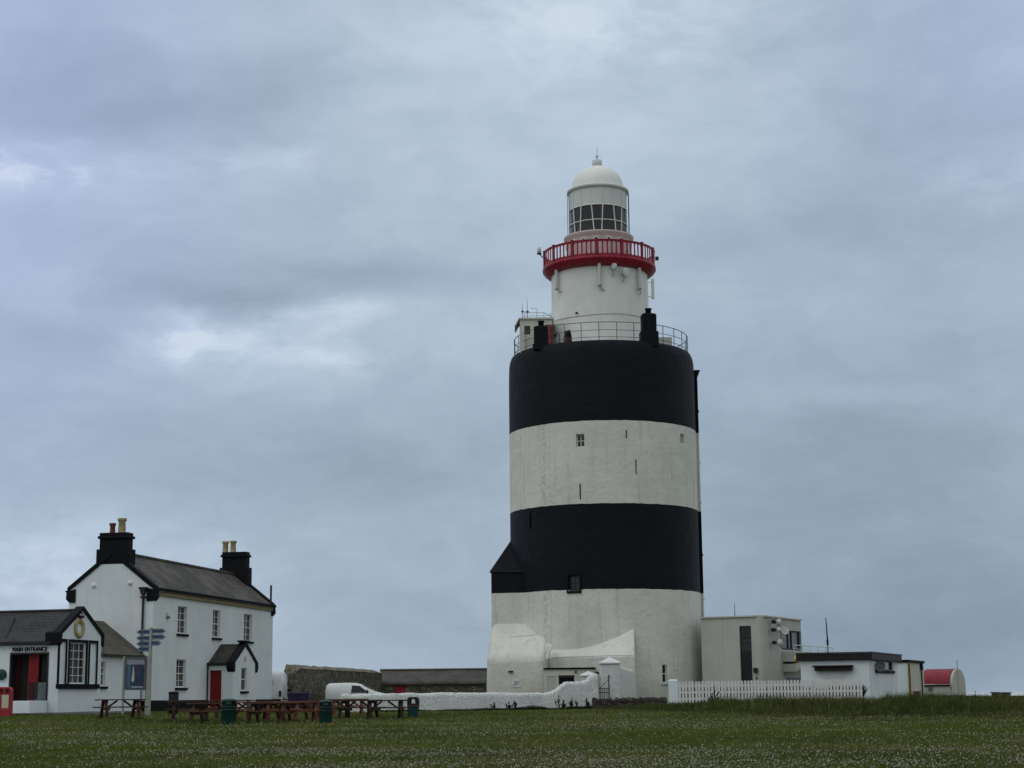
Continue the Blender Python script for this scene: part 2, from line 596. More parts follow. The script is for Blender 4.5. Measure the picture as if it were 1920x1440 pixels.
def thing(name, loc, label, cat, group=None, rz=0.):
    o = bpy.data.objects.new(name, None)
    o.empty_display_size = .3
    COL.objects.link(o)
    o.location = tuple(loc)
    o.rotation_euler.z = rz
    ORG[o.name] = V3(loc)
    return tag(o, label, cat, group)


KIDS = {}


def copy_tree(o, loc=None, rz=None, label=None, parent=None):
    """A copy of a thing with copies of its parts and their sub-parts."""
    c = o.copy()
    COL.objects.link(c)
    if parent is not None:
        c.parent = parent
    if loc is not None:
        c.location = tuple(loc)
    if rz is not None:
        c.rotation_euler.z = rz
    if label:
        c['label'] = label
    for k in list(o.children):
        copy_tree(k, parent=c)
    return c


class Fr:
    """A vertical plane: u along e (to the right as one faces it), v outward, z up."""

    def __init__(self, o, e):
        self.o = V3((o[0], o[1], 0))
        e = V3((e[0], e[1], 0))
        self.e = e / np.linalg.norm(e)
        self.n = np.array([self.e[1], -self.e[0], 0])

    def pt(self, u, v, z):
        return self.o + self.e * u + self.n * v + np.array([0, 0, z])

    def uz(self, px, py, v=0.):
        d = ray(px, py)
        t = ((self.o + self.n * v - EYE) @ self.n) / (d @ self.n)
        q = EYE + d * t - self.o
        return float(q @ self.e), float(q[2])


def wall(mb, F, u0, u1, z0, z1, holes, depth=.25):
    """A wall face with real openings (u0, u1, z0, z1) and their reveals."""
    us = sorted({u0, u1} | {h[i] for h in holes for i in (0, 1) if u0 < h[i] < u1})
    zs = sorted({z0, z1} | {h[i] for h in holes for i in (2, 3) if z0 < h[i] < z1})
    for a, b in zip(us, us[1:]):
        for c, d in zip(zs, zs[1:]):
            mu, mz = (a + b) / 2, (c + d) / 2
            if any(h[0] < mu < h[1] and h[2] < mz < h[3] for h in holes):
                continue
            mb.poly([F.pt(a, 0, c), F.pt(b, 0, c), F.pt(b, 0, d), F.pt(a, 0, d)])
    for h in holes:
        dp = h[4] if len(h) > 4 else depth
        a, b, c, d = h[:4]
        for p, q in (((a, c), (a, d)), ((b, d), (b, c)), ((a, d), (b, d)), ((b, c), (a, c))):
            mb.poly([F.pt(p[0], 0, p[1]), F.pt(q[0], 0, q[1]), F.pt(q[0], -dp, q[1]), F.pt(p[0], -dp, p[1])])
    return mb


def window(F, u0, u1, z0, z1, parent, depth=.22, nx=2, nz=4, sash=True, sill=None, glass='glass', frame='sash',
           rim=.05, bar=.025, sill_mat='black_paint', sill_over=.12, sill_h=.11, name='window'):
    """A glazed window set back in its opening: frame with glazing bars, pane, sill."""
    f = MB()
    v0, v1 = -depth, -depth + .07
    f.fbox(F, u0, u0 + rim, v0, v1, z0, z1).fbox(F, u1 - rim, u1, v0, v1, z0, z1)
    f.fbox(F, u0 + rim, u1 - rim, v0, v1, z0, z0 + rim * 1.3).fbox(F, u0 + rim, u1 - rim, v0, v1, z1 - rim, z1)
    for i in range(1, nx):
        u = u0 + (u1 - u0) * i / nx
        f.fbox(F, u - bar / 2, u + bar / 2, v0, v1 - .015, z0 + rim, z1 - rim)
    for i in range(1, nz):
        z = z0 + (z1 - z0) * i / nz
        mid = sash and i == nz // 2
        b = bar * (2.0 if mid else 1)
        f.fbox(F, u0 + rim, u1 - rim, v0, v1 - (.004 if mid else .018), z - b / 2, z + b / 2)
    ob = f.build(name, M[frame], parent)
    g = MB().fbox(F, u0 + .01, u1 - .01, v0 - .02, v0 + .012, z0 + .01, z1 - .01)
    g.build('pane', M[glass], ob)
    if sill:
        s = MB().fbox(F, u0 - sill_over, u1 + sill_over, -.05, .10, z0 - sill_h - .02, z0 - .012)
        s.build('sill', M[sill_mat], ob, bevel=.012)
    return ob


# ---------------------------------------------------------------- ground
def sstep(a, b, x):
    t = np.clip((np.asarray(x, float) - a) / (b - a), 0, 1)
    return t * t * (3 - 2 * t)


GY = [-90, 0, 31, 45, 60, 70, 85, 100, 130, 165, 205, 240, 300]
GZ = [-1.0, 0, .27, .48, .68, .79, .86, .86, .90, .90, .3, -3.5, -9.5]


def gz(x, y):
    x, y = np.asarray(x, float), np.asarray(y, float)
    z = np.interp(y, GY, GZ)
    z = z + .25 * sstep(-8, -20, x) * sstep(52, 74, y)
    z = z + .32 * sstep(108, 132, y) * sstep(12, 28, x)
    z = z - 9 * sstep(150, 330, np.abs(x))
    return z


def ground_at(px, Y):
    x = at(px, 1310, Y)[0]
    return np.array([x, Y, float(gz(x, Y))])


def ground_mat():
    m, t, b = base_mat('turf', 1.0, .0)
    p = pos(t)
    n = t.noise(p, .22, 6, .6).outputs['Fac']
    k = t.ramp(n, [(.3, (.038, .060, .010)), (.45, (.056, .078, .013)), (.58, (.074, .086, .018)), (.72, (.098, .092, .030))])
    n2 = t.noise(p, 3.0, 8, .75).outputs['Fac']
    k = t.mix(t.maprange(n2, .45, .7, 0., .5), k, (.012, .020, .006, 1))
    t.l.new(k, b.inputs['Base Color'])
    add_bump(t, b, t.noise(p, 14, 6, .7).outputs['Fac'], .8, .08)
    return m


def build_ground():
    xs = np.unique(np.concatenate([np.linspace(-400, -60, 24), np.linspace(-60, 60, 97), np.linspace(60, 400, 24)]))
    ys = np.unique(np.concatenate([np.linspace(-90, 24, 24), np.linspace(24, 150, 127), np.linspace(150, 300, 40)]))
    X, Y = np.meshgrid(xs, ys)
    Z = gz(X, Y) + .025 * np.sin(X * .9 + 1.3 * np.sin(Y * .31)) * np.sin(Y * .55) * (Y > 20)
    mb = MB()
    mb.smooth = True
    nx = len(xs)
    mb.add(list(zip(X.ravel(), Y.ravel(), Z.ravel())),
           [(j * nx + i, j * nx + i + 1, (j + 1) * nx + i + 1, (j + 1) * nx + i)
            for j in range(len(ys) - 1) for i in range(nx - 1)])
    tag(mb.build('ground', ground_mat(), loc=(0, 0, 0), fix=False), kind='structure')
    m, t, b = base_mat('sea_water', .35, .5)
    mp = t.new('ShaderNodeMapping')
    mp.inputs['Scale'].default_value = (.004, .02, 1)
    t.l.new(pos(t), mp.inputs[0])
    n = t.noise(mp.outputs[0], 1.0, 6, .6).outputs['Fac']
    t.l.new(t.ramp(n, [(.35, (.46, .51, .56)), (.65, (.66, .69, .72))]), b.inputs['Base Color'])
    s = MB()
    for a, c in ((-60000, 60000),):
        s.poly([(a, -8000, -7), (c, -8000, -7), (c, 60000, -7), (a, 60000, -7)])
    tag(s.build('sea', m, loc=(0, 0, -7)), kind='structure')


build_ground()


# ---------------------------------------------------------------- lighthouse
TC = np.array([6.28, 118.0])
RT_ = 6.5


def cyl_hit(px, py, R, c=TC):
    d = ray(px, py)
    ox, oy = EYE[0] - c[0], EYE[1] - c[1]
    A = d[0] ** 2 + d[1] ** 2
    B = 2 * (ox * d[0] + oy * d[1])
    C = ox * ox + oy * oy - R * R
    disc = max(B * B - 4 * A * C, 0)
    t = (-B - math.sqrt(disc)) / (2 * A)
    q = EYE + d * t
    return math.atan2(q[0] - c[0], -(q[1] - c[1])), float(q[2])


def cp(a, R, z, c=TC):
    return np.array([c[0] + R * math.sin(a), c[1] - R * math.cos(a), z])


def tangent_frame(a, R, c=TC):
    return Fr((c[0] + R * math.sin(a), c[1] - R * math.cos(a)), (math.cos(a), math.sin(a)))


def build_lighthouse():
    L = thing('lighthouse', (TC[0], TC[1], .85),
              'massive round lighthouse with black and white bands and a red gallery below its lantern', 'lighthouse')
    # --- openings in the tower wall, measured as (x0, x1, y0, y1) in the photograph
    ops = []

    def opening(x0, x1, y0, y1, depth):
        a0, z1 = cyl_hit(x0, y0, RT_)
        a1, z0 = cyl_hit(x1, y1, RT_)
        ops.append((a0, a1, z0, z1, depth))
        return ops[-1]
    sq = opening(1080, 1096, 814, 838, .35)
    rt = opening(1275.5, 1283, 813, 832, .35)
    bk = opening(1066, 1087, 1078, 1107.5, .3)
    lo = opening(1241.5, 1251, 1246, 1280, .25)
    slits = [opening(1172.8, 1176.4, 807, 822, .6), opening(1191.0, 1194.6, 862, 890, .6),
             opening(1085.8, 1089.6, 907.5, 936.5, .6), opening(993.2, 996.6, 962, 991, .6)]
    ang = sorted(set(list(np.linspace(-math.pi, math.pi, 193)[:-1]) + [o[i] for o in ops for i in (0, 1)]))
    zs = sorted(set([.55, 1.2, 4, 8, 12, 16, 20, 23.2, 24.3, 24.62, 24.85, 24.98, 25.03] + [o[i] for o in ops for i in (2, 3)]))

    def rad(z):
        return float(np.interp(z, [23.6, 24.3, 24.62, 24.85, 24.98, 25.03], [6.5, 6.47, 6.42, 6.34, 6.26, 6.16]))
    mb = MB()
    mb.smooth = True
    idx = {}
    vs = []

    def vid(i, j):
        if (i, j) not in idx:
            idx[(i, j)] = len(vs)
            vs.append(cp(ang[i], rad(zs[j]), zs[j]))
        return idx[(i, j)]
    fs = []
    n = len(ang)
    for i in range(n):
        i2 = (i + 1) % n
        am = (ang[i] + (ang[i2] if i2 else ang[i2] + 2 * math.pi)) / 2
        for j in range(len(zs) - 1):
            zm = (zs[j] + zs[j + 1]) / 2
            if any(o[0] < am < o[1] and o[2] < zm < o[3] for o in ops):
                continue
            fs.append((vid(i, j), vid(i2, j), vid(i2, j + 1), vid(i, j + 1)))
    mb.add(vs, fs)
    mb.smooth = False
    for a0, a1, z0, z1, d in ops:
        for p, q in (((a0, z0), (a0, z1)), ((a1, z1), (a1, z0)), ((a0, z1), (a1, z1)), ((a1, z0), (a0, z0))):
            mb.poly([cp(p[0], RT_, p[1]), cp(q[0], RT_, q[1]), cp(q[0], RT_ - d, q[1]), cp(p[0], RT_ - d, p[1])])
    mb.build('lower_tower', M['tower'], L)
    mb = MB().lathe([(6.16, 25.03), (5.8, 25.0), (5.75, 24.7), (3.3, 24.75)], TC, 96)
    mb.build('roof_deck', M['concrete'], L)

    def cyl_window(o, nx, nz, glass='glass', frame='sash', sill=None, rim=.05, bar=.03, sash=True):
        a = (o[0] + o[1]) / 2
        F = tangent_frame(a, RT_ * math.cos((o[1] - o[0]) / 2))
        hw = RT_ * math.sin((o[1] - o[0]) / 2)
        return window(F, -hw, hw, o[2], o[3], L, o[4] - .07, nx, nz, sash, sill, glass, frame, rim, bar)
    cyl_window(sq, 2, 2, sash=False, rim=.06, bar=.05)
    cyl_window(rt, 1, 2, sash=False, glass='glass_blue')
    window_low = cyl_window(lo, 1, 2, rim=.04, sill=True)
    window_low.children[-1].data.materials[0] = M['cream']
    wb = cyl_window(bk, 2, 2, frame='black_iron', glass='glass_blue', rim=.12)
    a = (bk[0] + bk[1]) / 2
    F = tangent_frame(a, RT_)
    MB().fbox(F, -.50, .50, -.04, .06, bk[2] - .16, bk[2] - .01).fbox(F, -.50, .50, -.04, .06, bk[3] + .01, bk[3] + .16) \
        .fbox(F, -.50, -.40, -.04, .055, bk[2] - .008, bk[3] + .008).fbox(F, .40, .50, -.04, .055, bk[2] - .008, bk[3] + .008) \
        .build('surround', M['black_paint'], wb)
    for o in slits:
        a = (o[0] + o[1]) / 2
        F = tangent_frame(a, RT_)
        hw = RT_ * (o[1] - o[0]) / 2
        MB().fbox(F, -hw - .02, hw + .02, -.62, -.45, o[2] - .02, o[3] + .02).build('slit_window', M['interior'], L)

    # --- stair turret with a hipped black roof on the left
    F = Fr((-1.52, 115.1), (1, -.06))
    ze = F.uz(920, 1071)[1]
    mb = MB().fbox(F, 0, 3.4, -4.6, 0, .5, ze)
    mb.build('stair_turret', M['tower'], L)
    za = at(963, 1011, 117.6)[2]
    e0, e1 = F.pt(-.08, .08, ze), F.pt(3.3, .08, ze)
    b0 = F.pt(-.08, -4.68, ze)
    ap = np.array([-.12, 117.5, za])
    ap2 = np.array([3.0, 117.5, za])
    mb = MB()
    mb.add([e0, e1, ap, ap2, b0, F.pt(3.3, -4.68, ze)], [(0, 1, 3, 2), (0, 2, 4), (4, 2, 3, 5), (0, 4, 5, 1)])
    mb.build('turret_roof', M['black_paint'], L)
    MB().fbox(F, -.09, 2.4, .0, .10, ze - .07, ze + .02).fbox(F, -.10, -.0, -4.6, .0, ze - .07, ze + .02) \
        .build('turret_gutter', M['black_iron'], L)

    # --- sloping buttress aprons at the foot
    th = math.radians(-10)
    F = Fr(TC, (math.cos(th), math.sin(th)))
    sec = [(7.15, .5), (7.15, 4.1), (4.0, 6.53), (4.0, .5)]
    lefts = [F.uz(911, 1200, 7.15)[0] - .06, F.uz(912.5, 1200, 7.15)[0], F.uz(921, 1200, 4.0)[0], F.uz(921, 1200, 4.0)[0]]
    rights = [F.uz(1026, 1200, 7.15)[0]] * 2 + [F.uz(1026, 1200, 5.0)[0]] * 2
    ns = 14
    mb = MB()
    mb.loft([F.pt(u, v, z) for u, (v, z) in zip(lefts, sec)], [F.pt(u, v, z) for u, (v, z) in zip(rights, sec)])
    ob = mb.build('buttress', M['tower'], L, bevel=.40)
    th = math.radians(-28)
    F2 = Fr(TC, (math.cos(th), math.sin(th)))
    sec = [(7.1, .5), (7.1, 4.05), (3.4, 7.12), (3.4, .5)]
    mb = MB()
    mb.loft([F2.pt(F2.uz(1018, 1200, 7.1)[0], v, z) for v, z in sec], [F2.pt(F2.uz(1189.5, 1200, v)[0], v, z) for v, z in sec])
    mb.build('buttress', M['tower'], L, bevel=.08)
    # hood-like repair where the two aprons meet
    p = [at(1027, 1205, 111.6), at(1037, 1209, 111.4), at(1031, 1222, 110.85), at(1030, 1236, 110.75), at(1024, 1236, 110.75), at(1023, 1206, 111.5)]
    MB().prism(p, (.0, .5, 0)).build('weathered_fillet', M['tower'], L, bevel=.05)
    mb = MB()
    for pts in ([(956, 1195), (975, 1193), (1000, 1191), (1020, 1187)], [(1034, 1234), (1060, 1232), (1100, 1231), (1140, 1229.5), (1188, 1229)]):
        q = []
        for x, y in pts:
            # lay the ridge of mortar on the apron slope
            best = None
            for k in range(400):
                Y = 109 + k * .02
                P = at(x, y, Y)
                FF, zz, v1, sl = (F, 4.1, 7.15, 2.43 / 3.15) if x < 1026 else (F2, 4.05, 7.1, 3.07 / 3.7)
                v = (P - FF.o) @ FF.n
                if P[2] < zz + sl * (v1 - v) and v < v1:
                    best = P
                    break
            if best is not None:
                q.append(best + np.array([0, -.01, .01]))
        if len(q) > 1:
            MB().path(q, .025, 5).build('mortar_ridge', M['cream'], L)
    pass

    # --- flat-roofed entrance porch
    F = Fr(at(1020, 1300, 109.3)[:2], (1, -.03))
    u1 = F.uz(1116, 1300)[0]
    zt = F.uz(1066, 1255)[1]
    dr = (F.uz(1048, 1300)[0], F.uz(1077, 1300)[0], .6, F.uz(1060, 1270)[1])
    wn = (F.uz(1026, 1300)[0], F.uz(1043, 1300)[0], F.uz(1030, 1308)[1], F.uz(1030, 1268)[1], .06)
    mb = wall(MB(), F, 0, u1, .5, zt, [dr, wn])
    mb.fbox(F, 0, u1, -3.0, -.5, .5, zt)
    for u in (0, u1):
        mb.poly([F.pt(u, 0, .5), F.pt(u, -.5, .5), F.pt(u, -.5, zt), F.pt(u, 0, zt)])
    mb.build('entrance_porch', M['cream'], L)
    MB().fbox(F, -.02, u1 + .05, -3.0, .10, zt + .005, zt + .11).build('porch_roof', M['black_paint'], L, bevel=.02)
    d = MB().fbox(F, dr[0], dr[1], -.25, -.2, dr[2], dr[3]).build('porch_door', M['interior'], L)
    MB().fbox(F, dr[0] - .02, dr[1] + .02, -.1, .03, dr[3] + .005, dr[3] + .13).fbox(F, (dr[0] + dr[1]) / 2 - .03, (dr[0] + dr[1]) / 2 + .03, -.2, -.15, dr[2], dr[3]) \
        .build('door_frame', M['black_iron'], d)
    MB().fbox(F, wn[0], wn[1], -.06, -.03, wn[2], wn[3]).build('porch_panel', M['concrete'], L)
    q = F.uz(1079.5, 1259.5)
    MB().disc(F.pt(q[0], 0, q[1]), F.n, .07, .12, 12, .04).build('wall_lamp', M['black_iron'], L)
    q = F.uz(1120, 1262)
    MB().fbox(F, q[0] - .12, q[0] + .1, .0, .3, q[1] - .07, q[1] + .07).build('wall_lamp', M['black_iron'], L)

    # --- notice and bulkhead light on the apron
    th = math.radians(-10)
    F = Fr(TC, (math.cos(th), math.sin(th)))
    v = 7.15
    (ua, za_), (ub, zb_) = F.uz(960, 1288, v), F.uz(977, 1274.5, v)
    nb = MB().fbox(F, ua, ub, v + .002, v + .035, za_, zb_).build('notice_board', M['white_paint'], L)
    mb = MB()
    for k, (l, r) in enumerate(((.2, .8), (.3, .9), (.25, .7), (.15, .85), (.1, .4))):
        z = zb_ - (zb_ - za_) * (.2 + .15 * k)
        mb.fbox(F, ua + (ub - ua) * l, ua + (ub - ua) * r, v + .036, v + .039, z - .012, z + .012)
    mb.build('notice_print', M['purple'], nb)
    q = F.uz(958, 1259, v)
    MB().fbox(F, q[0] - .16, q[0] + .16, v, v + .16, q[1] - .05, q[1] + .05).build('bulkhead_light', M['black_iron'], L, bevel=.03)

    # --- cable trunk running down the right-hand edge
    a = math.radians(86.5)
    F = tangent_frame(a, RT_ - .05)
    MB().fbox(F, -.25, .25, -.05, .26, .6, 23.55).build('cable_trunk', M['tower'], L)
    MB().prism([F.pt(-.32, .0, 23.55), F.pt(-.32, .30, 23.55), F.pt(-.32, .46, 23.95), F.pt(-.32, .0, 23.95)], F.e * .64).build('trunk_cap', M['black_paint'], L)
    mb = MB()
    for z in (2.4, 5.2, 8.0, 11, 14.6, 17.4, 21):
        mb.fbox(F, -.3, .3, .0, .31, z, z + .10)
    mb.tube(F.pt(-.3, .2, .8), F.pt(-.3, .2, 23.4), .045, 8)
    mb.build('conduit_clip', M['tower'], L)

    # --- guard rail round the roof deck
    mb = MB()
    zr = 25.03
    for dz, r in ((1.24, .026), (.70, .02), (.22, .02)):
        pts = [cp(2 * math.pi * i / 96, 6.1, zr + dz) for i in range(97)]
        mb.path(pts, r, 6)
    rail = mb.build('guard_rail', M['grey_rail'], L)
    for k in range(32):
        a = math.radians(7.3 + 11.25 * k)
        MB().tube(cp(a, 6.1, zr - .03), cp(a, 6.1, zr + 1.24), .028, 6).build('rail_post', M['grey_rail'], rail)

    # --- black chimneys on the rim
    def chimney(px, w, ztop_px, base_w, Yd):
        x = at(px, 620, Yd)[0]
        an = math.asin((x - TC[0]) / 6.3) * .22
        F = Fr((x, Yd), (math.cos(an), math.sin(an)))
        zt = at(px, ztop_px, Yd)[2]
        mb = MB().fbox(F, -base_w / 2, base_w / 2, -.8, .0, 24.72, zt - 1.28)
        mb.fbox(F, -w / 2, w / 2, -.74, -.06, zt - 1.28, zt - .10)
        mb.hexa([F.pt(*q) for q in ((-w / 2, -.06, zt - .10), (w / 2, -.06, zt - .10), (w / 2, -.74, zt - .10), (-w / 2, -.74, zt - .10),
                                    (-w / 2 + .16, -.2, zt), (w / 2 - .16, -.2, zt), (w / 2 - .16, -.62, zt), (-w / 2 + .16, -.62, zt))])
        ch = mb.build('chimney_stack', M['black_paint'], L, bevel=.025)
        MB().lathe([(0, zt - .02), (.20, zt), (.19, zt + .22), (.24, zt + .26), (.24, zt + .34), (.0, zt + .34)], F.pt(0, -.4, 0)[:2], 14) \
            .build('chimney_pot', M['black_paint'], ch)
        return F, zt
    FR, zR = chimney(1218.5, .98, 585.5, 1.20, 112.42)
    chimney(1013, .92, 609, 1.08, 113.2)

    # --- white equipment hut behind the left chimney, with its rails
    F = Fr(at(975, 640, 115.2)[:2], (1, 0))
    uu = F.uz(1036, 640)[0]
    zt = F.uz(1000, 599)[1]
    wd = (F.uz(983, 600)[0], F.uz(994, 600)[0], F.uz(990, 627)[1], F.uz(990, 611)[1])
    dd = (F.uz(1023, 600)[0], F.uz(1036, 600)[0], 24.9, F.uz(1030, 608.5)[1])
    hut = wall(MB(), F, 0, uu, 24.7, zt, [wd, dd], .1)
    hut.fbox(F, 0, uu, -2.4, -.12, 24.7, zt)
    for u in (0., uu):
        hut.poly([F.pt(u, 0, 24.7), F.pt(u, -.12, 24.7), F.pt(u, -.12, zt), F.pt(u, 0, zt)])
    hut = hut.build('equipment_hut', M['cream'], L)
    rf = MB().fbox(F, -.06, uu + .12, -2.45, .12, zt + .003, zt + .12)
    rf.prism([F.pt(-.35, .1, zt - .42), F.pt(-.27, .1, zt - .42), F.pt(-.06, .1, zt - .0), F.pt(-.06, .1, zt + .12)], F.n * -2.4)
    rf.build('hut_roof', M['cream'], hut)
    MB().fbox(F, wd[0], wd[1], -.09, -.05, wd[2], wd[3]).build('hut_window', M['glass_dark'], hut)
    MB().fbox(F, dd[0], dd[1], -.08, -.03, dd[2], dd[3]).build('hut_door', M['red_door'], hut)
    mb = MB()
    zt += .12
    pts = [F.uz(x, 590)[0] for x in (983, 1007, 1020, 1033)]
    for u in pts:
        mb.tube(F.pt(u, -.3, zt), F.pt(u, -.3, zt + .42), .018, 6)
    mb.path([F.pt(pts[0], -.3, zt + .42), F.pt(pts[2], -.3, zt + .42), F.pt(pts[3], -.3, zt + .2), F.pt(uu + .1, -.3, zt)], .018)
    mb.path([F.pt(pts[0], -.3, zt + .2), F.pt(pts[3], -.3, zt + .2)], .014)
    mb.tube(F.pt(pts[1], -.3, zt + .4), F.pt(pts[1], -.3, zt + .72), .014, 6).tube(F.pt(pts[1], -.3, zt + .72), F.pt(F.uz(989, 0)[0], -.3, zt + .72), .014, 6)
    mb.build('hut_railing', M['grey_rail'], hut)
    for x, y in ((980, 566), (989, 557)):
        u = F.uz(x, 590)[0]
        an = MB().tube(F.pt(u, -.6, zt), F.pt(u, -.6, F.uz(x, y)[1]), .03, 6, .012)
        z2 = F.uz(x, 582)[1]
        an.fbox(F, u - .1, u + .1, -.66, -.54, z2, z2 + .10)
        an.build('whip_antenna', M['grey_rail'], L)
    # hose reel bracket beside the red door
    mb = MB()
    q0, q1 = at(1040, 622, 114.6), at(1049, 627, 114.6)
    mb.path([q0, (q0 + q1) / 2 + (0, 0, .05), q1, q1 - (0, 0, .6)], .03)
    mb.disc(at(1041, 629, 114.55), (0, -1, 0), .14, .06)
    mb.build('hose_bracket', M['black_iron'], L)
    MB().box(9.95, 11.0, 114.6, 115.4, 24.75, 25.75).build('deck_cabinet', M['concrete'], L)

    # --- upper drum with an arched doorway
    RD = 3.43
    a0, _ = cyl_hit(1056, 620, RD)
    a1, _ = cyl_hit(1072, 620, RD)
    zs_, zp = 25.95, cyl_hit(1064, 604.5, RD)[1]
    n = 128
    mb = MB()
    da = (a1 - a0) / 16
    k0 = a0
    total = int(round(2 * math.pi / da))
    top = []
    for i in range(17):
        s = abs(i - 8) / 8
        top.append(zs_ + (zp - zs_) * (1 - s ** 1.8))
    sm, rv = MB(), MB()
    prof_top = 31.0
    # ring pieces: the doorway sector, then the rest of the drum
    for i in range(16):
        A, B = a0 + da * i, a0 + da * (i + 1)
        sm.smooth = True
        lv = [(RD, None), (RD, 26.5), (RD - .01, 29.), (RD - .03, 31.)]
        for (r0, y0), (r1, y1) in zip(lv, lv[1:]):
            sm.poly([cp(A, r0, top[i] if y0 is None else y0), cp(B, r0, top[i + 1] if y0 is None else y0), cp(B, r1, y1), cp(A, r1, y1)])
        sm.smooth = False
        rv.poly([cp(A, RD, top[i]), cp(B, RD, top[i + 1]), cp(B, RD - .7, top[i + 1]), cp(A, RD - .7, top[i])])
    for A, z in ((a0, top[0]), (a1, top[-1])):
        rv.poly([cp(A, RD, 24.7), cp(A, RD, z), cp(A, RD - .7, z), cp(A, RD - .7, 24.7)])
    sm.lathe([(RD, 24.7), (RD, 26.5), (RD - .01, 29), (RD - .03, 31.0)], TC, 110, a1, a0 + 2 * math.pi)
    sm.build('upper_drum', M['white_drum'], L)
    rv.build('door_reveal', M['pink_dark'], L)
    F = tangent_frame((a0 + a1) / 2, RD)
    hw = RD * (a1 - a0) / 2
    MB().fbox(F, -hw, hw, -.68, -.6, 24.7, zp).build('drum_door', M['red_door'], L)
    pts = [cp(a, RD + .02, 27.42 + .05 * math.sin(3 * a)) for a in np.linspace(-1.5, 1.5, 40)]
    MB().path(pts, .016, 5).build('drum_cable', M['steel'], L)
    a, z = cyl_hit(1082, 587, RD)
    MB().disc(cp(a, RD, z), cp(a, 1, 0) - cp(a, 0, 0), .07, .14, 12).build('wall_lamp', M['black_iron'], L)

    # --- pipes, dishes and antennas on the drum
    for x, yt, yb, brk in ((1043, 505, 541, 551), (1124, 494, 533.5, 544), (1199.5, 502.5, 540, 551)):
        a, _ = cyl_hit(x, 520, RD + .22)
        zt, zb = cyl_hit(x, yt, RD + .22)[1], cyl_hit(x, yb, RD + .22)[1]
        an = MB().tube(cp(a, RD + .2, zb), cp(a, RD + .2, min(zt, 30.95)), .115, 12)
        an = an.build('tube_antenna', M['dish'], L)
        z3 = cyl_hit(x, brk, RD)[1]
        m2 = MB().tube(cp(a, RD + .2, zb - .09), cp(a, RD + .2, zb), .15, 12)
        m2.path([cp(a, RD + .2, zb - .09), cp(a + .05, RD + .12, z3), cp(a + .10, RD - .02, z3)], .03, 6)
        m2.build('antenna_bracket', M['steel'], an)
    for x, y, r, tilt in ((1150, 501, .22, -.95), (1169, 512, .30, .35)):
        a, z = cyl_hit(x, y, RD)
        c = cp(a, RD + .28, z)
        nrm = (math.sin(a + tilt), -math.cos(a + tilt), -.05)
        dsh = MB().disc(c, nrm, r, .12, 24, .035)
        dsh = dsh.build('microwave_dish', M['panel'], L)
        m2 = MB().tube(cp(a, RD - .02, z - .1), c, .05, 8).tube(cp(a - .02, RD + .14, z - .62), cp(a - .02, RD + .14, z + .2), .04, 8)
        m2.tube(cp(a - .02, RD + .14, z - .60), cp(a - .02, RD - .05, z - .60), .03, 6)
        m2.build('dish_mount', M['steel'], dsh)
    q = FR.pt(-.02, -.4, 0)
    zt = at(1217, 528, q[1])[2]
    pole = MB().tube((q[0], q[1], zR + .3), (q[0], q[1], zt), .045, 10).build('antenna_pole', M['white_paint'], L)
    xa, xb = at(1221, 540, q[1])[0], at(1226.5, 540, q[1])[0]
    z0, z1 = at(1224, 560, q[1])[2], at(1224, 523, q[1])[2]
    mb = MB().box(xa, xb, q[1] - .08, q[1] + .10, z0, z1)
    mb.tube((q[0], q[1], z0 + .15), (xa + .05, q[1], z0 + .15), .03, 6).tube((q[0], q[1], z1 - .25), (xa + .05, q[1], z1 - .25), .03, 6)
    mb.build('panel_antenna', M['dish'], pole, bevel=.02)

    # --- red gallery
    mb = MB().lathe([(3.40, 30.84), (3.52, 30.86), (3.74, 30.95), (3.90, 31.08), (3.98, 31.22), (4.02, 31.24), (4.02, 31.44),
                     (3.96, 31.46), (2.3, 31.46)], TC, 112)
    mb.build('gallery', M['red_paint'], L)
    RG = 3.94
    zg0, zg1 = 31.46, 32.56
    npan, nslot, off = 14, 5, math.radians(-5)
    pw = .16                                  # post width
    pan_a = 2 * math.pi / npan
    pa = pw / RG / 2
    cell = (pan_a - 2 * pa) / nslot
    mb = MB()
    H = zg1 - zg0

    def panel_cell(A):
        W = cell * RG
        sw, s0, s1 = W * .70, .15, H - .10      # slot width and ends
        r = sw / 2
        N = 8
        slot, out = [], []
        for i in range(N + 1):
            t = math.pi * i / N
            slot.append((W / 2 + r * math.cos(t), s1 - r + r * math.sin(t)))
        for i in range(N + 1):
            t = math.pi + math.pi * i / N
            slot.append((W / 2 + r * math.cos(t), s0 + r + r * math.sin(t)))
        m = len(slot)
        for k, (x, z) in enumerate(slot):
            dx = x - W / 2
            if k <= N:
                i = k
                out.append((W, s1 - r) if i == 0 else (0, s1 - r) if i == N else (W / 2 + W / 2 * max(-1, min(1, dx / r * 1.0)), H))
            else:
                i = k - N - 1
                out.append((0, s0 + r) if i == 0 else (W, s0 + r) if i == N else (W / 2 + W / 2 * max(-1, min(1, dx / r)), 0))
        vs, fs = [], []
        for lay in (RG - .02, RG + .02):
            for (x, z) in slot + out:
                vs.append(cp(A + x / RG, lay, zg0 + z))
        n2 = 2 * m
        for k in range(m):
            j = (k + 1) % m
            fs.append((n2 + k, n2 + j, n2 + m + j, n2 + m + k))
            fs.append((k, m + k, m + j, j))
            fs.append((k, j, n2 + j, n2 + k))
        # square corners
        base = len(vs)
        mb.add(vs, fs)
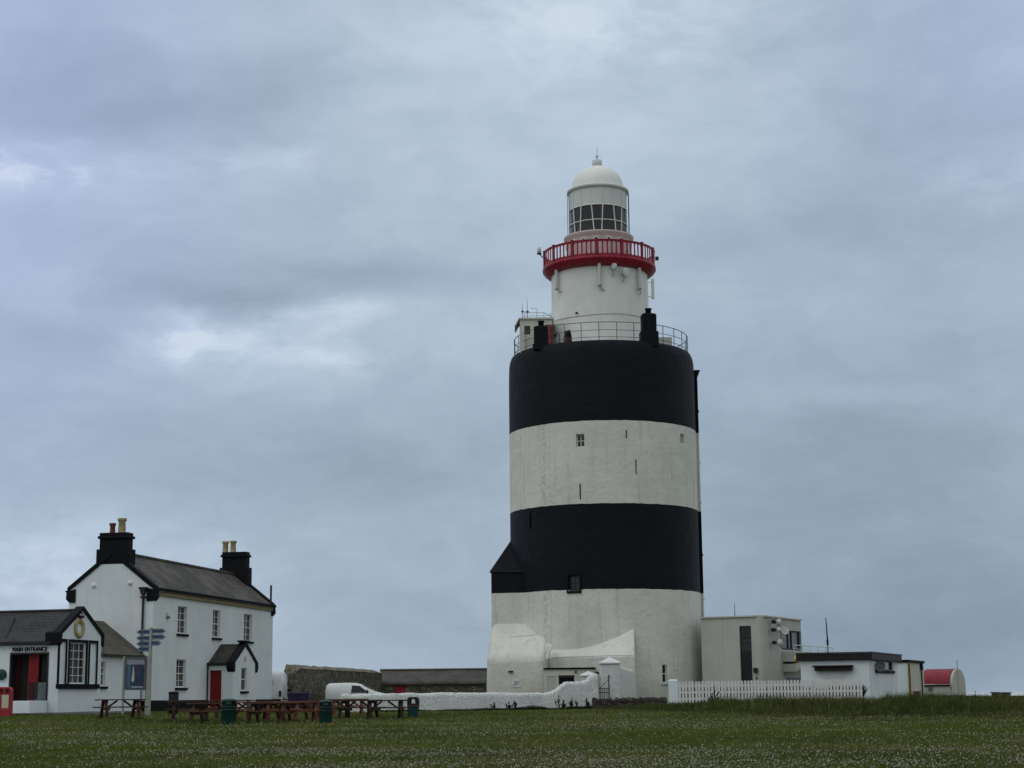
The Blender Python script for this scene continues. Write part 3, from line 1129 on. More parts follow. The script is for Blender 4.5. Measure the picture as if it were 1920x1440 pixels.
        for (x0, x1, zz, zc) in ((0, W * .15, H, s1 - r), (W * .85, W, H, s1 - r), (0, W * .15, 0, s0 + r), (W * .85, W, 0, s0 + r)):
            xe = 0 if x0 == 0 else W
            xi = W / 2 + W / 2 * math.cos(math.pi / N) * (1 if xe else -1)
            for lay in (RG - .02, RG + .02):
                mb.poly([cp(A + xe / RG, lay, zg0 + zc), cp(A + xe / RG, lay, zg0 + zz), cp(A + xi / RG, lay, zg0 + zz)])
    for p in range(npan):
        for s in range(nslot):
            panel_cell(off + p * pan_a + pa + s * cell)
    mb.lathe([(RG - .045, zg1), (RG + .045, zg1), (RG + .05, zg1 + .05), (RG - .05, zg1 + .05), (RG - .045, zg1)], TC, 112)
    rail = mb.build('gallery_railing', M['red_paint'], L)
    for p in range(npan):
        a = off + p * pan_a
        F = tangent_frame(a, RG)
        MB().fbox(F, -pw / 2, pw / 2, -.06, .07, zg0, zg1 + .06).fbox(F, -pw / 2 - .02, pw / 2 + .02, -.08, .09, zg1 + .06, zg1 + .12) \
            .build('railing_post', M['red_paint'], rail, bevel=.012)
    # beacon lamp on the left, floodlight on the right of the gallery
    a = math.radians(-88)
    b0 = cp(a, RG + .32, zg1)
    bl = MB().path([cp(a, RG, zg1 - .3), cp(a, RG + .25, zg1 - .05), b0], .04, 6)
    bl.lathe([(0, zg1 - .02), (.17, zg1), (.17, zg1 + .06), (0, zg1 + .06)], b0[:2], 12)
    bl = bl.build('beacon_bracket', M['black_iron'], L)
    MB().lathe([(0, zg1 + .06), (.13, zg1 + .06), (.14, zg1 + .34), (.10, zg1 + .50), (0, zg1 + .55)], b0[:2], 14).build('beacon_lamp', M['panel'], bl)
    a = math.radians(86)
    MB().fbox(tangent_frame(a, RG), -.12, .12, .05, .3, zg1 - .55, zg1 - .32).build('floodlight', M['black_iron'], L)

    # --- lantern room
    mb = MB().lathe([(2.30, 31.46), (2.30, 33.28), (2.34, 33.40), (2.49, 33.60), (2.49, 33.70), (2.1, 33.74)], TC, 96)
    mur = mb.build('lantern_base', M['red_bounce_white'], L)
    for k in range(16):
        a = math.radians(-7.5 + 22.5 * k)
        F = tangent_frame(a, 2.30)
        v = MB().fbox(F, -.20, .20, -.05, .05, 32.94, 33.27).build('vent_frame', M['panel'], mur, bevel=.02)
        MB().fbox(F, -.10, .10, -.04, .056, 33.03, 33.19).build('vent_opening', M['pink_dark'], mur)
    RL = 2.05
    zb, zm, zt = 33.72, 34.56, 35.66
    MB().lathe([(RL - .05, zb), (RL - .05, zt)], TC, 96).build('lantern_glazing', M['glass_lantern'], L)
    mb = MB()
    tops = [math.radians(-38.5 + 22.5 * k) for k in range(16)]
    for k, a in enumerate(tops):
        d = math.radians(-3.0 if k % 2 == 0 else 4.6)
        pts = [cp(a + d * t, RL, zt + (zb - zt) * t) for t in (0, .25, .5, .75, 1)]
        for p_, q_ in zip(pts, pts[1:]):
            mb.bar(p_, q_, .065, .07, up=(cp(a, 1, 0) - cp(a, 0, 0)))
    for z in (zb + .03, zm, zt):
        mb.lathe([(RL - .03, z - .03), (RL + .03, z - .03), (RL + .03, z + .03), (RL - .03, z + .03), (RL - .03, z - .03)], TC, 96)
    mb.build('glazing_bars', M['sash'], L)
    mb = MB().lathe([(RL, zt + .03), (RL + .01, 36.98)], TC, 96)
    for k in range(16):
        a = tops[k]
        mb.fbox(tangent_frame(a, RL), -.02, .02, -.03, .03, zt + .03, 36.98)
    mb.build('lantern_panel', M['panel'], L)
    mb = MB().lathe([(RL, 36.92), (2.15, 36.96), (2.22, 37.05), (2.22, 37.14), (2.16, 37.2), (2.0, 37.28), (1.84, 37.32)], TC, 96)
    mb.build('cornice', M['panel'], L)
    prof = [(1.84, 37.30), (1.86, 37.36)] + [(1.85 * math.cos(t) ** .9, 37.36 + 1.66 * math.sin(t)) for t in np.linspace(.05, 1.38, 16)] + [(.34, 39.03), (0, 39.05)]
    dm = MB().lathe(prof, TC, 96).build('dome', M['dome'], L)
    MB().lathe([(.29, 38.9), (.29, 39.10), (.35, 39.12), (.35, 39.50), (.28, 39.53), (0, 39.55)], TC, 32).build('dome_vent', M['panel'], dm)
    mb = MB().lathe([(.0, 39.5), (.07, 39.55), (.04, 39.68), (.10, 39.74), (.12, 39.82), (.07, 39.92), (.03, 40.0), (.022, 40.25), (.045, 40.3), (.014, 40.36), (0, 40.85)], TC, 14)
    mb.build('finial', M['panel'], dm)
    # hand rods and ladder either side of the glazing
    for a in (math.radians(-83), math.radians(-72), math.radians(74)):
        MB().tube(cp(a, RL + .16, 33.75), cp(a, RL + .16, 36.95), .022, 6).build('hand_rod', M['grey_rail'], L)
    mb = MB()
    for a in (math.radians(79), math.radians(84)):
        mb.tube(cp(a, RL + .16, 33.75), cp(a, RL + .16, 36.95), .022, 6)
    for k in range(9):
        z = 33.95 + .33 * k
        mb.tube(cp(math.radians(79), RL + .16, z), cp(math.radians(84), RL + .16, z), .015, 5)
    mb.build('lantern_ladder', M['grey_rail'], L)


build_lighthouse()


# ---------------------------------------------------------------- keepers' house
HA = np.array([-17.64, 84.0])
HE = np.array([.196, .981])
M['slate_house'] = slate_mat('old_house_slate', HE, 1.35, (.052, .049, .048), (.088, .083, .077), (.125, .112, .102), .75, .20, .32)


def build_house():
    H = thing('keepers_house', (HA[0] - 1, HA[1] + 7, 1.0),
              'white two-storey house with slate roof, black gable copings and two black chimneys', 'house')
    FF = Fr(HA, HE)                                   # front facade, faces right
    FG = Fr(HA, (.981, -.196))                        # gable, faces the camera; u negative to the left
    L = FF.uz(511, 1200)[0]
    W = -FG.uz(127, 1200)[0]
    zc0 = FF.uz(288, 1115.5)[1]                       # underside of the stone cornice
    zc1 = zc0 + .20
    zr0 = FF.uz(288, 1105)[1]                         # gutter line
    zg = .6
    zrt, zrb = FG.uz(232, 1052)[1], FG.uz(277, 1090)[1]
    ur, ub = FG.uz(232, 1052)[0], FG.uz(277, 1090)[0]
    slope = (zrt - zrb) / (ub - ur)
    zpk = zrb + slope * (ub + W / 2)
    z_eave = zrb - slope * (0 - ub)
    # windows: (x0, x1, y0, y1) glass opening in the photograph
    spec = [(334, 351, 1136, 1187.5), (399.5, 413.5, 1143, 1195), (457.5, 473, 1150.5, 1201.5), (331, 349, 1236, 1289)]
    holes = []
    for x0, x1, y0, y1 in spec:
        ua, ub_ = FF.uz(x0, y0)[0], FF.uz(x1, y0)[0]
        holes.append((ua, ub_, FF.uz(x0, y1)[1], FF.uz(x0, y0)[1], .24))
    mb = wall(MB(), FF, 0, L, zg, zc0, holes)
    # gable walls (near and far) and the back wall
    ztop = z_eave - .02
    for v in (0, -L):
        P = [FG.pt(-W, v, zg), FG.pt(0, v, zg), FG.pt(0, v, ztop), FG.pt(-W / 2, v, zpk - .02), FG.pt(-W, v, ztop)]
        mb.poly(P)
    mb.poly([FG.pt(-W, 0, zg), FG.pt(-W, -L, zg), FG.pt(-W, -L, ztop), FG.pt(-W, 0, ztop)])
    mb.poly([FF.pt(0, 0, zc0), FF.pt(L, 0, zc0), FF.pt(L, 0, ztop), FF.pt(0, 0, ztop)])
    mb.build('wall', M['white_wall'], H)
    for h, sl in zip(holes, (True, True, True, True)):
        window(FF, h[0], h[1], h[2], h[3], H, .17, 2, 4, True, sl)
    # roof
    t = .10
    mb = MB()
    for s in (0, 1):
        ue = .16 if s == 0 else -W - .16
        ze = z_eave - slope * .16
        A = [FG.pt(-W / 2, -.33, zpk), FG.pt(ue, -.33, ze), FG.pt(ue, -.33, ze - t), FG.pt(-W / 2, -.33, zpk - t)]
        B = [FG.pt(-W / 2, -L + .33, zpk), FG.pt(ue, -L + .33, ze), FG.pt(ue, -L + .33, ze - t), FG.pt(-W / 2, -L + .33, zpk - t)]
        mb.loft(A, B)
    roof = mb.build('roof', M['slate_house'], H)
    MB().tube(FG.pt(-W / 2, -.9, zpk + .03), FG.pt(-W / 2, -L + .9, zpk + .03), .085, 8).build('ridge_tiles', M['slate_house'], roof)
    # copings with kneelers
    for v in (0., -L):
        for s in (0, 1):
            f = (lambda u: u) if s == 0 else (lambda u: -W - u)
            v0, v1 = (.05, -.34) if v == 0 else (v - .05, v + .34)
            up, dn = .12, .13
            P = [(-W / 2, zpk + up), (.10, z_eave - slope * .10 + up), (.10, z_eave - slope * .10 - dn), (-W / 2, zpk - dn * 1.1)]
            cp_ = MB().loft([FG.pt(f(u), v0, z) for u, z in P], [FG.pt(f(u), v1, z) for u, z in P]).build('gable_coping', M['black_paint'], H)
            k = MB()
            zk = z_eave - slope * .1
            k.loft([FG.pt(f(u), v0, z) for u, z in ((-.34, zk + .04), (.14, zk - .10), (.16, zk - .45), (.0, zk - .62), (-.34, zk - .62))],
                   [FG.pt(f(u), v1, z) for u, z in ((-.34, zk + .04), (.14, zk - .10), (.16, zk - .45), (.0, zk - .62), (-.34, zk - .62))])
            k.fbox(FG, *sorted((f(-.02), f(.2))), min(v0, v1), max(v0, v1), zk - .10, zk - .03)
            k.build('kneeler', M['black_paint'], cp_)
    # cornice and gutter
    MB().fbox(FF, .36, L - .05, -.02, .12, zc0 + .003, zc1 + .05).build('cornice', M['tan'], H, bevel=.02)
    MB().fbox(FF, .36, L - .05, -.02, .22, zc1 + .053, zc1 + .18).build('gutter', M['black_paint'], H, bevel=.03)
    # chimneys
    for v0, pots in ((0., ((211.5, 981, .135, 'terracotta'), (229.3, 972, .19, 'buff_pot'))), (-L, ((423, 1015, .17, 'buff_pot'), (437.5, 1014, .17, 'buff_pot')))):
        near = v0 == 0
        sg = 1 if near else -1
        va, vb = (.004, -.78) if near else (-L - .004, -L + .78)
        lo, hi = min(va, vb), max(va, vb)
        uc = -W / 2
        zb = zpk - .62 if near else zpk - .75
        wB, wM = 1.74, 1.48
        zt = FG.uz(220, 998, 0.)[1] if near else FG.uz(430, 1037, -L)[1]
        zs_ = FG.uz(220, 1029, 0.)[1] if near else FG.uz(430, 1066, -L)[1]
        ch = MB()
        ch.fbox(FG, uc - wB / 2, uc + wB / 2, lo, hi, zb, zs_)
        ch.fbox(FG, uc - wM / 2, uc + wM / 2, lo + .06, hi - .06, zs_, zt - .30)
        ch.fbox(FG, uc - wM / 2 - .08, uc + wM / 2 + .08, lo - .02, hi + .02, zt - .30, zt - .16)
        ch.fbox(FG, uc - wM / 2 - .01, uc + wM / 2 + .01, lo + .05, hi - .05, zt - .16, zt)
        ch = ch.build('chimney', M['black_paint'], H, bevel=.02)
        vc = (lo + hi) / 2
        for x, y, r, mm in pots:
            u = FG.uz(x, y, vc)[0]
            z1 = FG.uz(x, y, vc)[1]
            c = FG.pt(u, vc, 0)[:2]
            MB().lathe([(r * 1.05, zt - .05), (r, zt + .1), (r * .92, z1 - .16), (r * 1.22, z1 - .11), (r * 1.22, z1), (r * .8, z1), (r * .8, z1 - .2)], c, 16) \
                .build('chimney_pot', M[mm], ch)
    # plinth
    MB().fbox(FF, -.0, L, .003, .05, zg, 1.58).fbox(FG, -.9, .05, .003, .05, zg, 1.58).build('plinth', M['black_paint'], H)
    # downpipe with hopper on the gable near the corner
    u, z = FG.uz(270.5, 1105)
    mb = MB().tube(FG.pt(u, .10, 1.2), FG.pt(u, .10, z - .05), .055, 10)
    hp = mb.build('downpipe', M['black_iron'], H)
    q = [(-.16, z + .02), (.16, z + .02), (.06, z - .28), (-.06, z - .28)]
    MB().loft([FG.pt(u + a, .004, b) for a, b in q], [FG.pt(u + a, .24, b) for a, b in q]).fbox(FG, u - .15, u + .15, .0, .16, z - .42, z - .34) \
        .fbox(FG, u - .2, u + .2, .0, .26, z + .022, z + .10).build('hopper_head', M['black_iron'], hp)
    # vent pipe beyond the far coping
    q = FG.uz(506, 1110, -L)
    z1 = FG.uz(506, 1097, -L)[1]
    MB().tube(FG.pt(q[0], -L - .2, q[1] - 1.2), FG.pt(q[0], -L - .2, z1), .06, 8).build('vent_pipe', M['black_iron'], H)
    # round tie plates and the alarm box
    for x, y in ((176, 1098), (244, 1093)):
        u, z = FG.uz(x, y)
        MB().disc(FG.pt(u, .0, z), FG.n, .125, .03, 20, .07).build('tie_plate', M['white_wall'], H)
    u, z = FF.uz(313, 1155)
    MB().fbox(FF, u - .1, u + .12, .002, .12, z - .02, z + .2).build('alarm_box', M['white_paint'], H, bevel=.03)
    MB().fbox(FF, u - .05, u + .12, .002, .12, z - .13, z - .03).build('security_lamp', M['grey_rail'], H)

    # --- entrance porch
    u0 = FF.uz(389, 1290)[0]                          # porch side wall towards the camera
    FP = Fr(FF.pt(u0, 0, 0)[:2], FG.e)                # its side wall with the red door; u from the facade outward
    d = FP.uz(436, 1290)[0]
    FQ = Fr(FP.pt(d, 0, 0)[:2], FF.e)                 # porch front with the little gable
    wq = FQ.uz(480, 1290)[0]
    ze = FP.uz(400, 1245)[1]
    zk = FQ.uz(461, 1208, 0)[1]
    dr = (FP.uz(391, 1300)[0], FP.uz(416.5, 1300)[0], .8, FP.uz(403, 1255)[1], .16)
    wn = (FQ.uz(452.5, 1260)[0], FQ.uz(463, 1260)[0], FQ.uz(457, 1295.5)[1], FQ.uz(457, 1252)[1], .2)
    mb = wall(MB(), FP, 0, d, zg, ze, [dr])
    mb = wall(mb, FQ, 0, wq, zg, ze, [wn])
    mb.poly([FQ.pt(0, 0, ze), FQ.pt(wq, 0, ze), FQ.pt(wq / 2, 0, zk - .1)])
    mb.poly([FP.pt(0, -wq, zg), FP.pt(d, -wq, zg), FP.pt(d, -wq, ze), FP.pt(0, -wq, ze)])
    mb.build('porch_wall', M['white_wall'], H)
    window(FQ, wn[0], wn[1], wn[2], wn[3], H, .14, 1, 2, True, True)
    dd = MB().fbox(FP, dr[0] + .05, dr[1] - .05, -.15, -.09, .8, dr[3] - .05).build('door', M['red_door'], H)
    fr = MB().fbox(FP, dr[0] - .1, dr[0] + .05, -.12, .02, .8, dr[3] + .08).fbox(FP, dr[1] - .05, dr[1] + .06, -.12, .02, .8, dr[3] + .08)
    fr.fbox(FP, dr[0] + .05, dr[1] - .05, -.12, .02, dr[3] - .05, dr[3] + .08).build('door_frame', M['white_paint'], dd)
    mb = MB()
    for i in range(1, 6):
        u = dr[0] + .05 + (dr[1] - dr[0] - .1) * i / 6
        mb.fbox(FP, u - .006, u + .006, -.09, -.086, .85, dr[3] - .1)
    mb.build('door_board', M['dark_red'], dd)
    MB().tube(FP.pt(dr[1] - .16, -.09, 1.95), FP.pt(dr[1] - .16, -.03, 1.95), .03, 8).build('door_handle', M['black_iron'], dd)
    M['slate_porch'] = slate_mat('porch_slate', FG.e, 1.4, (.040, .036, .032), (.052, .047, .040), (.062, .056, .045), .35)
    mb = MB()
    for side in (0, 1):
        e = -.12 if side == 0 else wq + .12
        sl = (zk - ze) / (wq / 2)
        zz = ze - .12 * sl + .06
        A = [FQ.pt(wq / 2, -.3, zk + .02), FQ.pt(e, -.3, zz), FQ.pt(e, -.3, zz - .08), FQ.pt(wq / 2, -.3, zk - .06)]
        B = [FQ.pt(wq / 2, -d, zk + .02), FQ.pt(e, -d, zz), FQ.pt(e, -d, zz - .08), FQ.pt(wq / 2, -d, zk - .06)]
        mb.loft(A, B)
    mb.build('porch_roof', M['slate_porch'], H)
    MB().fbox(FP, -.05, d - .3, .06, .20, ze - .04, ze + .06).build('porch_gutter', M['black_iron'], H)
    MB().tube(FP.pt(.02, .1, 1.0), FP.pt(.02, .1, ze), .05, 8).build('porch_downpipe', M['black_iron'], H)
    for side in (0, 1):
        f = (lambda u: u) if side == 0 else (lambda u: wq - u)
        sl = (zk - ze) / (wq / 2)
        P = [(wq / 2, zk + .16), (-.12, ze - .12 * sl + .18), (-.12, ze - .12 * sl - .03), (wq / 2, zk - .08)]
        cp_ = MB().loft([FQ.pt(f(u), .06, z) for u, z in P], [FQ.pt(f(u), -.30, z) for u, z in P]).build('porch_coping', M['black_paint'], H)
        P = [(-.14, ze + .05), (.2, ze + .2), (.2, ze - .42), (-.02, ze - .42), (-.18, ze - .16)]
        MB().loft([FQ.pt(f(u), .062, z) for u, z in P], [FQ.pt(f(u), -.3, z) for u, z in P]).build('kneeler', M['black_paint'], cp_)
    MB().fbox(FQ, wq / 2 - .35, wq / 2 + .45, -.32, .1, zk + .10, zk + .20).build('apex_stone', M['black_paint'], H)
    MB().disc(FQ.pt(wq / 2, 0, ze + .28 * (zk - ze)), FQ.n, .15, .03, 16, .01).build('date_stone', M['concrete'], H)
    return FG


FG_HOUSE = build_house()

# ---------------------------------------------------------------- annex between house and visitor centre
E2 = np.array([.2756, .961])
M['slate_annex'] = slate_mat('mossy_annex_slate', E2, 1.5, (.078, .075, .060), (.098, .092, .072), (.105, .102, .076), .6, .20, .32)
M['slate_dark'] = slate_mat('dark_slate', (.961, -.2756), 1.45, (.034, .036, .042), (.042, .044, .050), (.050, .051, .056), .12, .20, .36)
g1 = FG_HOUSE.pt(FG_HOUSE.uz(266, 1300)[0], 0, 0)
FA0 = Fr(g1[:2], E2)                                  # annex front, u runs back towards the house gable at u = 0
uA = FA0.uz(186.0, 1300)[0]


def build_annex():
    A = thing('annex', FA0.pt(uA / 2, -1, 1.0), 'low white annex with mossy brown slate roof, joined to the white house gable', 'annex')
    ze = FA0.uz(230, 1226)[1]
    wn = (FA0.uz(189.8, 1250)[0], FA0.uz(198.5, 1250)[0], FA0.uz(193, 1286.5)[1], FA0.uz(193, 1240)[1], .2)
    ue = uA - 1.0
    mb = wall(MB(), FA0, ue, .0, .6, ze, [wn])
    mb.build('wall', M['white_wall'], A)
    window(FA0, wn[0], wn[1], wn[2], wn[3], A, .16, 1, 4, True, True)
    zr = ze + 1.66
    run = 2.1
    P = [(.16, ze - .06), (-run, zr), (-run, zr - .1), (.16, ze - .16)]

    def end(v):
        # slide along the annex until the point touches the gable plane
        p0, p1 = FA0.pt(0, v, 0), FA0.pt(1, v, 0)
        a, b = (p0 - FG_HOUSE.o) @ FG_HOUSE.n, (p1 - FG_HOUSE.o) @ FG_HOUSE.n
        return -a / (b - a)
    MB().loft([FA0.pt(uA + .02 if v > -.3 else ue, v, z) for v, z in P], [FA0.pt(end(v) - .01, v, z) for v, z in P]).build('roof', M['slate_annex'], A)
    P = [(-run * 2 - .16, ze - .06), (-run, zr - .004), (-run, zr - .1), (-run * 2 - .16, ze - .16)]
    MB().loft([FA0.pt(ue, v, z) for v, z in P], [FA0.pt(end(v) - .01, v, z) for v, z in P]).build('rear_roof', M['slate_annex'], A)
    MB().fbox(FA0, uA + .1, -.05, .12, .24, ze - .16, ze - .05).build('gutter', M['black_iron'], A)
    return ze


build_annex()


# ---------------------------------------------------------------- visitor centre
def build_visitor_centre():
    g = FA0.pt(uA, .04, 0)
    FE = Fr(g[:2], E2)                                # gable end, faces right; u = 0 at its far corner
    uC = FE.uz(110.5, 1260)[0]
    FE = Fr(FE.pt(uC, 0, 0)[:2], E2)
    Wd = -uC
    FM = Fr(FE.o[:2], (E2[1], -E2[0]))                # long entrance wall, u negative to the left
    C = thing('visitor_centre', FM.pt(-3, -2, 1.0), 'single-storey white building with dark slate roof and main entrance lettering', 'building')
    uL = FM.uz(-70, 1260)[0]
    zg = .7
    ze = FM.uz(60, 1203)[1]
    zk = FE.uz(149, 1141)[1]
    zke = FE.uz(110.5, 1188)[1]
    # entrance wall with the doorway
    dr = (FM.uz(18.5, 1300)[0], FM.uz(87, 1300)[0], FM.uz(50, 1314)[1], FM.uz(50, 1226)[1], .5)
    hs = []
    for x0, x1, y0, y1 in ((112.5, 123.5, 1203.5, 1280), (131.5, 162, 1204, 1281), (169, 181, 1207, 1282.5)):
        hs.append((FE.uz(x0, y0)[0], FE.uz(x1, y0)[0], FE.uz(x0, y1)[1], FE.uz(x0, y0)[1], .10 if x1 - x0 < 20 else .2))
    zs0 = min(h[2] for h in hs)
    hs = [(h[0], h[1], zs0, hs[1][3], h[4]) for h in hs]
    mb = wall(MB(), FM, uL, 0, zg, ze + .05, [dr])
    mb = wall(mb, FE, 0, Wd, zg, zke, hs)
    mb.poly([FE.pt(0, 0, zke), FE.pt(Wd, 0, zke), FE.pt(Wd / 2, 0, zk)])
    mb.poly([FE.pt(Wd, 0, zg), FE.pt(Wd, -8, zg), FE.pt(Wd, -8, zke), FE.pt(Wd, 0, zke)])
    mb.build('wall', M['white_wall'], C)
    # roof
    zr = FE.uz(140, 1145, -.4)[1]
    run = Wd / 2
    mb = MB()
    for s in (0, 1):
        e = -.18 if s == 0 else Wd + .18
        sl = (zr - ze) / run
        P = [(run, zr), (e, ze - .02), (e, ze - .12), (run, zr - .1)]
        mb.loft([FE.pt(u, -.30, z) for u, z in P], [FE.pt(u, -9.5, z) for u, z in P])
    rf = mb.build('roof', M['slate_dark'], C)
    MB().tube(FE.pt(run, -.3, zr + .02), FE.pt(run, -9.5, zr + .02), .07, 8).build('ridge_tiles', M['slate_dark'], rf)
    MB().fbox(FM, uL, -.35, .10, .24, ze - .13, ze - .0).fbox(FM, uL, -.35, .002, .10, ze - .15, ze - .05).build('gutter', M['black_iron'], C)
    # roof valley rib seen at the far left
    p, q = FM.pt(FM.uz(-4, 1170)[0], -1.3, 0), FM.pt(FM.uz(8, 1200)[0], -.1, 0)
    sl = (zr - ze) / run
    MB().tube((p[0], p[1], ze + sl * 1.35 + .06), (q[0], q[1], ze + sl * .15 + .06), .06, 6).build('roof_hip', M['slate_dark'], rf)
    for s in (0, 1):
        f = (lambda u: u) if s == 0 else (lambda u: Wd - u)
        P = [(run, zk + .12), (-.10, zke + .10), (-.10, zke - .10), (run, zk - .08)]
        cp_ = MB().loft([FE.pt(f(u), .07, z) for u, z in P], [FE.pt(f(u), -.32, z) for u, z in P]).build('gable_coping', M['black_paint'], C)
        o = -.22 if s == 0 else -.12
        P = [(o, zke + .06), (.06, zke + .12), (.06, zke - .42), (-.06, zke - .50), (o, zke - .42)]
        MB().loft([FE.pt(f(u), .075, z) for u, z in P], [FE.pt(f(u), -.62, z) for u, z in P]).build('kneeler', M['black_paint'], cp_)
    # stone ring
    u, z = FE.uz(148, 1177.5)
    R1, R2 = .46, .22
    mb = MB()
    n = 36
    vs, fs = [], []
    for i in range(n):
        a = 2 * math.pi * i / n
        for r, v in ((R2, 0), (R2, .05), ((R1 + R2) / 2, .09), (R1, .05), (R1, 0)):
            vs.append(FE.pt(u + r * math.cos(a), v, z + r * math.sin(a)))
    for i in range(n):
        j = (i + 1) % n
        fs += [(i * 5 + k, j * 5 + k, j * 5 + k + 1, i * 5 + k + 1) for k in range(4)]
    mb.smooth = True
    mb.add(vs, fs)
    mb.build('stone_ring', M['buff_pot'], C)
    u, z = FE.uz(148.5, 1155)
    MB().fbox(FE, u - .10, u + .10, .0, .22, z - .10, z + .02).tube(FE.pt(u, .05, z + .25), FE.pt(u, .2, z + .05), .03, 6).build('camera_lamp', M['black_iron'], C)
    # windows
    h = hs[1]
    uw = FE.uz(156, 1250)[0]
    window(FE, h[0], h[1], h[2], h[3], C, .14, 3, 5, False)
    for h in (hs[0], hs[2]):
        MB().fbox(FE, h[0], h[1], -.10, -.06, h[2], h[3]).build('blind_panel', M['white_wall'], C)
    mb = MB()
    for h in hs:
        b = .13
        mb.fbox(FE, h[0] - b, h[0], -.02, .03, h[2], h[3] + b).fbox(FE, h[1], h[1] + b, -.02, .03, h[2], h[3] + b)
        mb.fbox(FE, h[0], h[1], -.02, .028, h[3], h[3] + b)
    mb.build('window_surround', M['black_paint'], C)
    MB().fbox(FE, hs[0][0] - .2, hs[2][1] + .2, -.02, .14, hs[0][2] - .22, hs[0][2] - .003).build('sill', M['black_paint'], C, bevel=.015)
    # main entrance: black surround, half-open red doors
    zf, zt = dr[2], dr[3]
    MB().fbox(FM, dr[0] - .05, dr[1] + .05, -.60, -.49, zf - .3, zt + .05).build('lobby_dark_sheet', M['interior'], C)  # near-black sheet behind the doors; the lobby's darkness is put into its colour
    b = .06
    MB().fbox(FM, dr[0] - b, dr[0] + .02, -.48, .03, zf, zt + b).fbox(FM, dr[1] - .02, dr[1] + b, -.48, .03, zf, zt + b).fbox(FM, dr[0], dr[1], -.48, .028, zt - .02, zt + b) \
        .build('door_surround', M['black_iron'], C)
    def U(x): return FM.uz(x, 1270)[0]
    def Z(y): return FM.uz(50, y)[1]
    dl = MB().fbox(FM, U(46), U(65), -.36, -.30, zf, zt).build('door', M['red_door'], C)
    MB().fbox(FM, U(48), U(63), -.30, -.285, zf + .05, Z(1279)).build('kick_panel', M['dark_red'], dl)
    MB().fbox(FM, U(20), U(27), -.45, -.40, zf, zt).build('door', M['dark_red'], C)
    MB().fbox(FM, U(72), U(86.5), -.30, -.25, zf, zt).build('door_panel', M['interior'], C)
    MB().fbox(FM, U(70), U(88), .005, .05, zf + .02, Z(1280)).build('guard_panel', M['grey_rail'], C)
    # ramp, handrails
    MB().fbox(FM, U(-70), U(92), .05, 1.5, .7, zf).build('ramp', M['white_wall'], C, bevel=.02)
    mb = MB()
    ux0, ux1 = U(78), U(90)
    zt_ = zf + .98
    v = 1.35
    mb.path([FM.pt(ux0, .3, zt_ - .05), FM.pt(ux1, .9, zt_), FM.pt(ux1, .95, zf)], .03)
    mb.path([FM.pt(ux0, .3, zt_ - .17), FM.pt(ux1, .9, zt_ - .12)], .02)
    mb.path([FM.pt(ux0, .3, zf + .08), FM.pt(ux1, .9, zf + .08)], .02)
    for k in range(9):
        t = k / 8
        mb.tube(FM.pt(ux0 + (ux1 - ux0) * t, .3 + .6 * t, zf + .08), FM.pt(ux0 + (ux1 - ux0) * t, .3 + .6 * t, zt_ - .15), .012, 5)
    mb.build('ramp_railing', M['black_iron'], C)
    mb = MB()
    zl = Z(1280.5)
    mb.tube(FM.pt(U(-70), 1.4, zl), FM.pt(U(17), 1.4, zl), .03, 8)
    for x in (-50, -25, 0, 16):
        mb.tube(FM.pt(U(x), 1.4, zf - .1), FM.pt(U(x), 1.4, zl), .025, 8)
    mb.build('ramp_handrail', M['black_iron'], C)
    MB().fbox(FM, U(18), U(27.5), 1.2, 1.3, zf, Z(1284)).build('ramp_wall', M['white_wall'], C)
    u, z = FM.uz(4, 1265)
    MB().disc(FM.pt(u, .0, z), FM.n, .24, .14, 20, .08).fbox(FM, u - .3, u + .2, .0, .2, z - .14, z - .04).build('lifebuoy_box', M['bin_green'], C)
    # MAIN ENTRANCE in raised letters
    cu = bpy.data.curves.new('letters', 'FONT')
    cu.body = 'MAIN ENTRANCE'
    cu.size, cu.extrude, cu.align_x, cu.space_character = .36, .02, 'CENTER', 1.02
    tmp = bpy.data.objects.new('letters_tmp', cu)
    COL.objects.link(tmp)
    bpy.context.view_layer.update()
    me = bpy.data.meshes.new_from_object(tmp.evaluated_get(bpy.context.evaluated_depsgraph_get()))
    bpy.data.objects.remove(tmp)
    co = np.array([v.co[:] for v in me.vertices])
    u0, u1 = U(22), U(87)
    z0, z1 = Z(1221.8), Z(1213.4)
    sx = (u1 - u0) / (co[:, 0].max() - co[:, 0].min())
    sz = (z1 - z0) / (co[:, 1].max() - co[:, 1].min())
    o = ORG[C.name]
    for v in me.vertices:
        p = FM.pt(u0 + (v.co.x - co[:, 0].min()) * sx, .03 + v.co.z, z0 + (v.co.y - co[:, 1].min()) * sz)
        v.co = Vector(p - o)
    me.materials.append(M['black_paint'])
    ob = bpy.data.objects.new('entrance_lettering', me)
    COL.objects.link(ob)
    ob.parent = C
    ORG[ob.name] = o
    # tarmac in front
    p = MB()
    pts = []
    xs = np.linspace(-32, -17.2, 22)
    V_, Fc = [], []
    for i, x in enumerate(xs):
        for j, y in enumerate(np.linspace(73.2, 80, 8)):
            V_.append((x, y + (x + 24) * -.14, float(gz(x, y + (x + 24) * -.14)) + .03))
    for i in range(21):
        for j in range(7):
            a = i * 8 + j
            Fc.append((a, a + 8, a + 9, a + 1))
    p.add(V_, Fc)
    tag(p.build('path', M['asphalt'], loc=(0, 0, 0)), kind='structure')


build_visitor_centre()


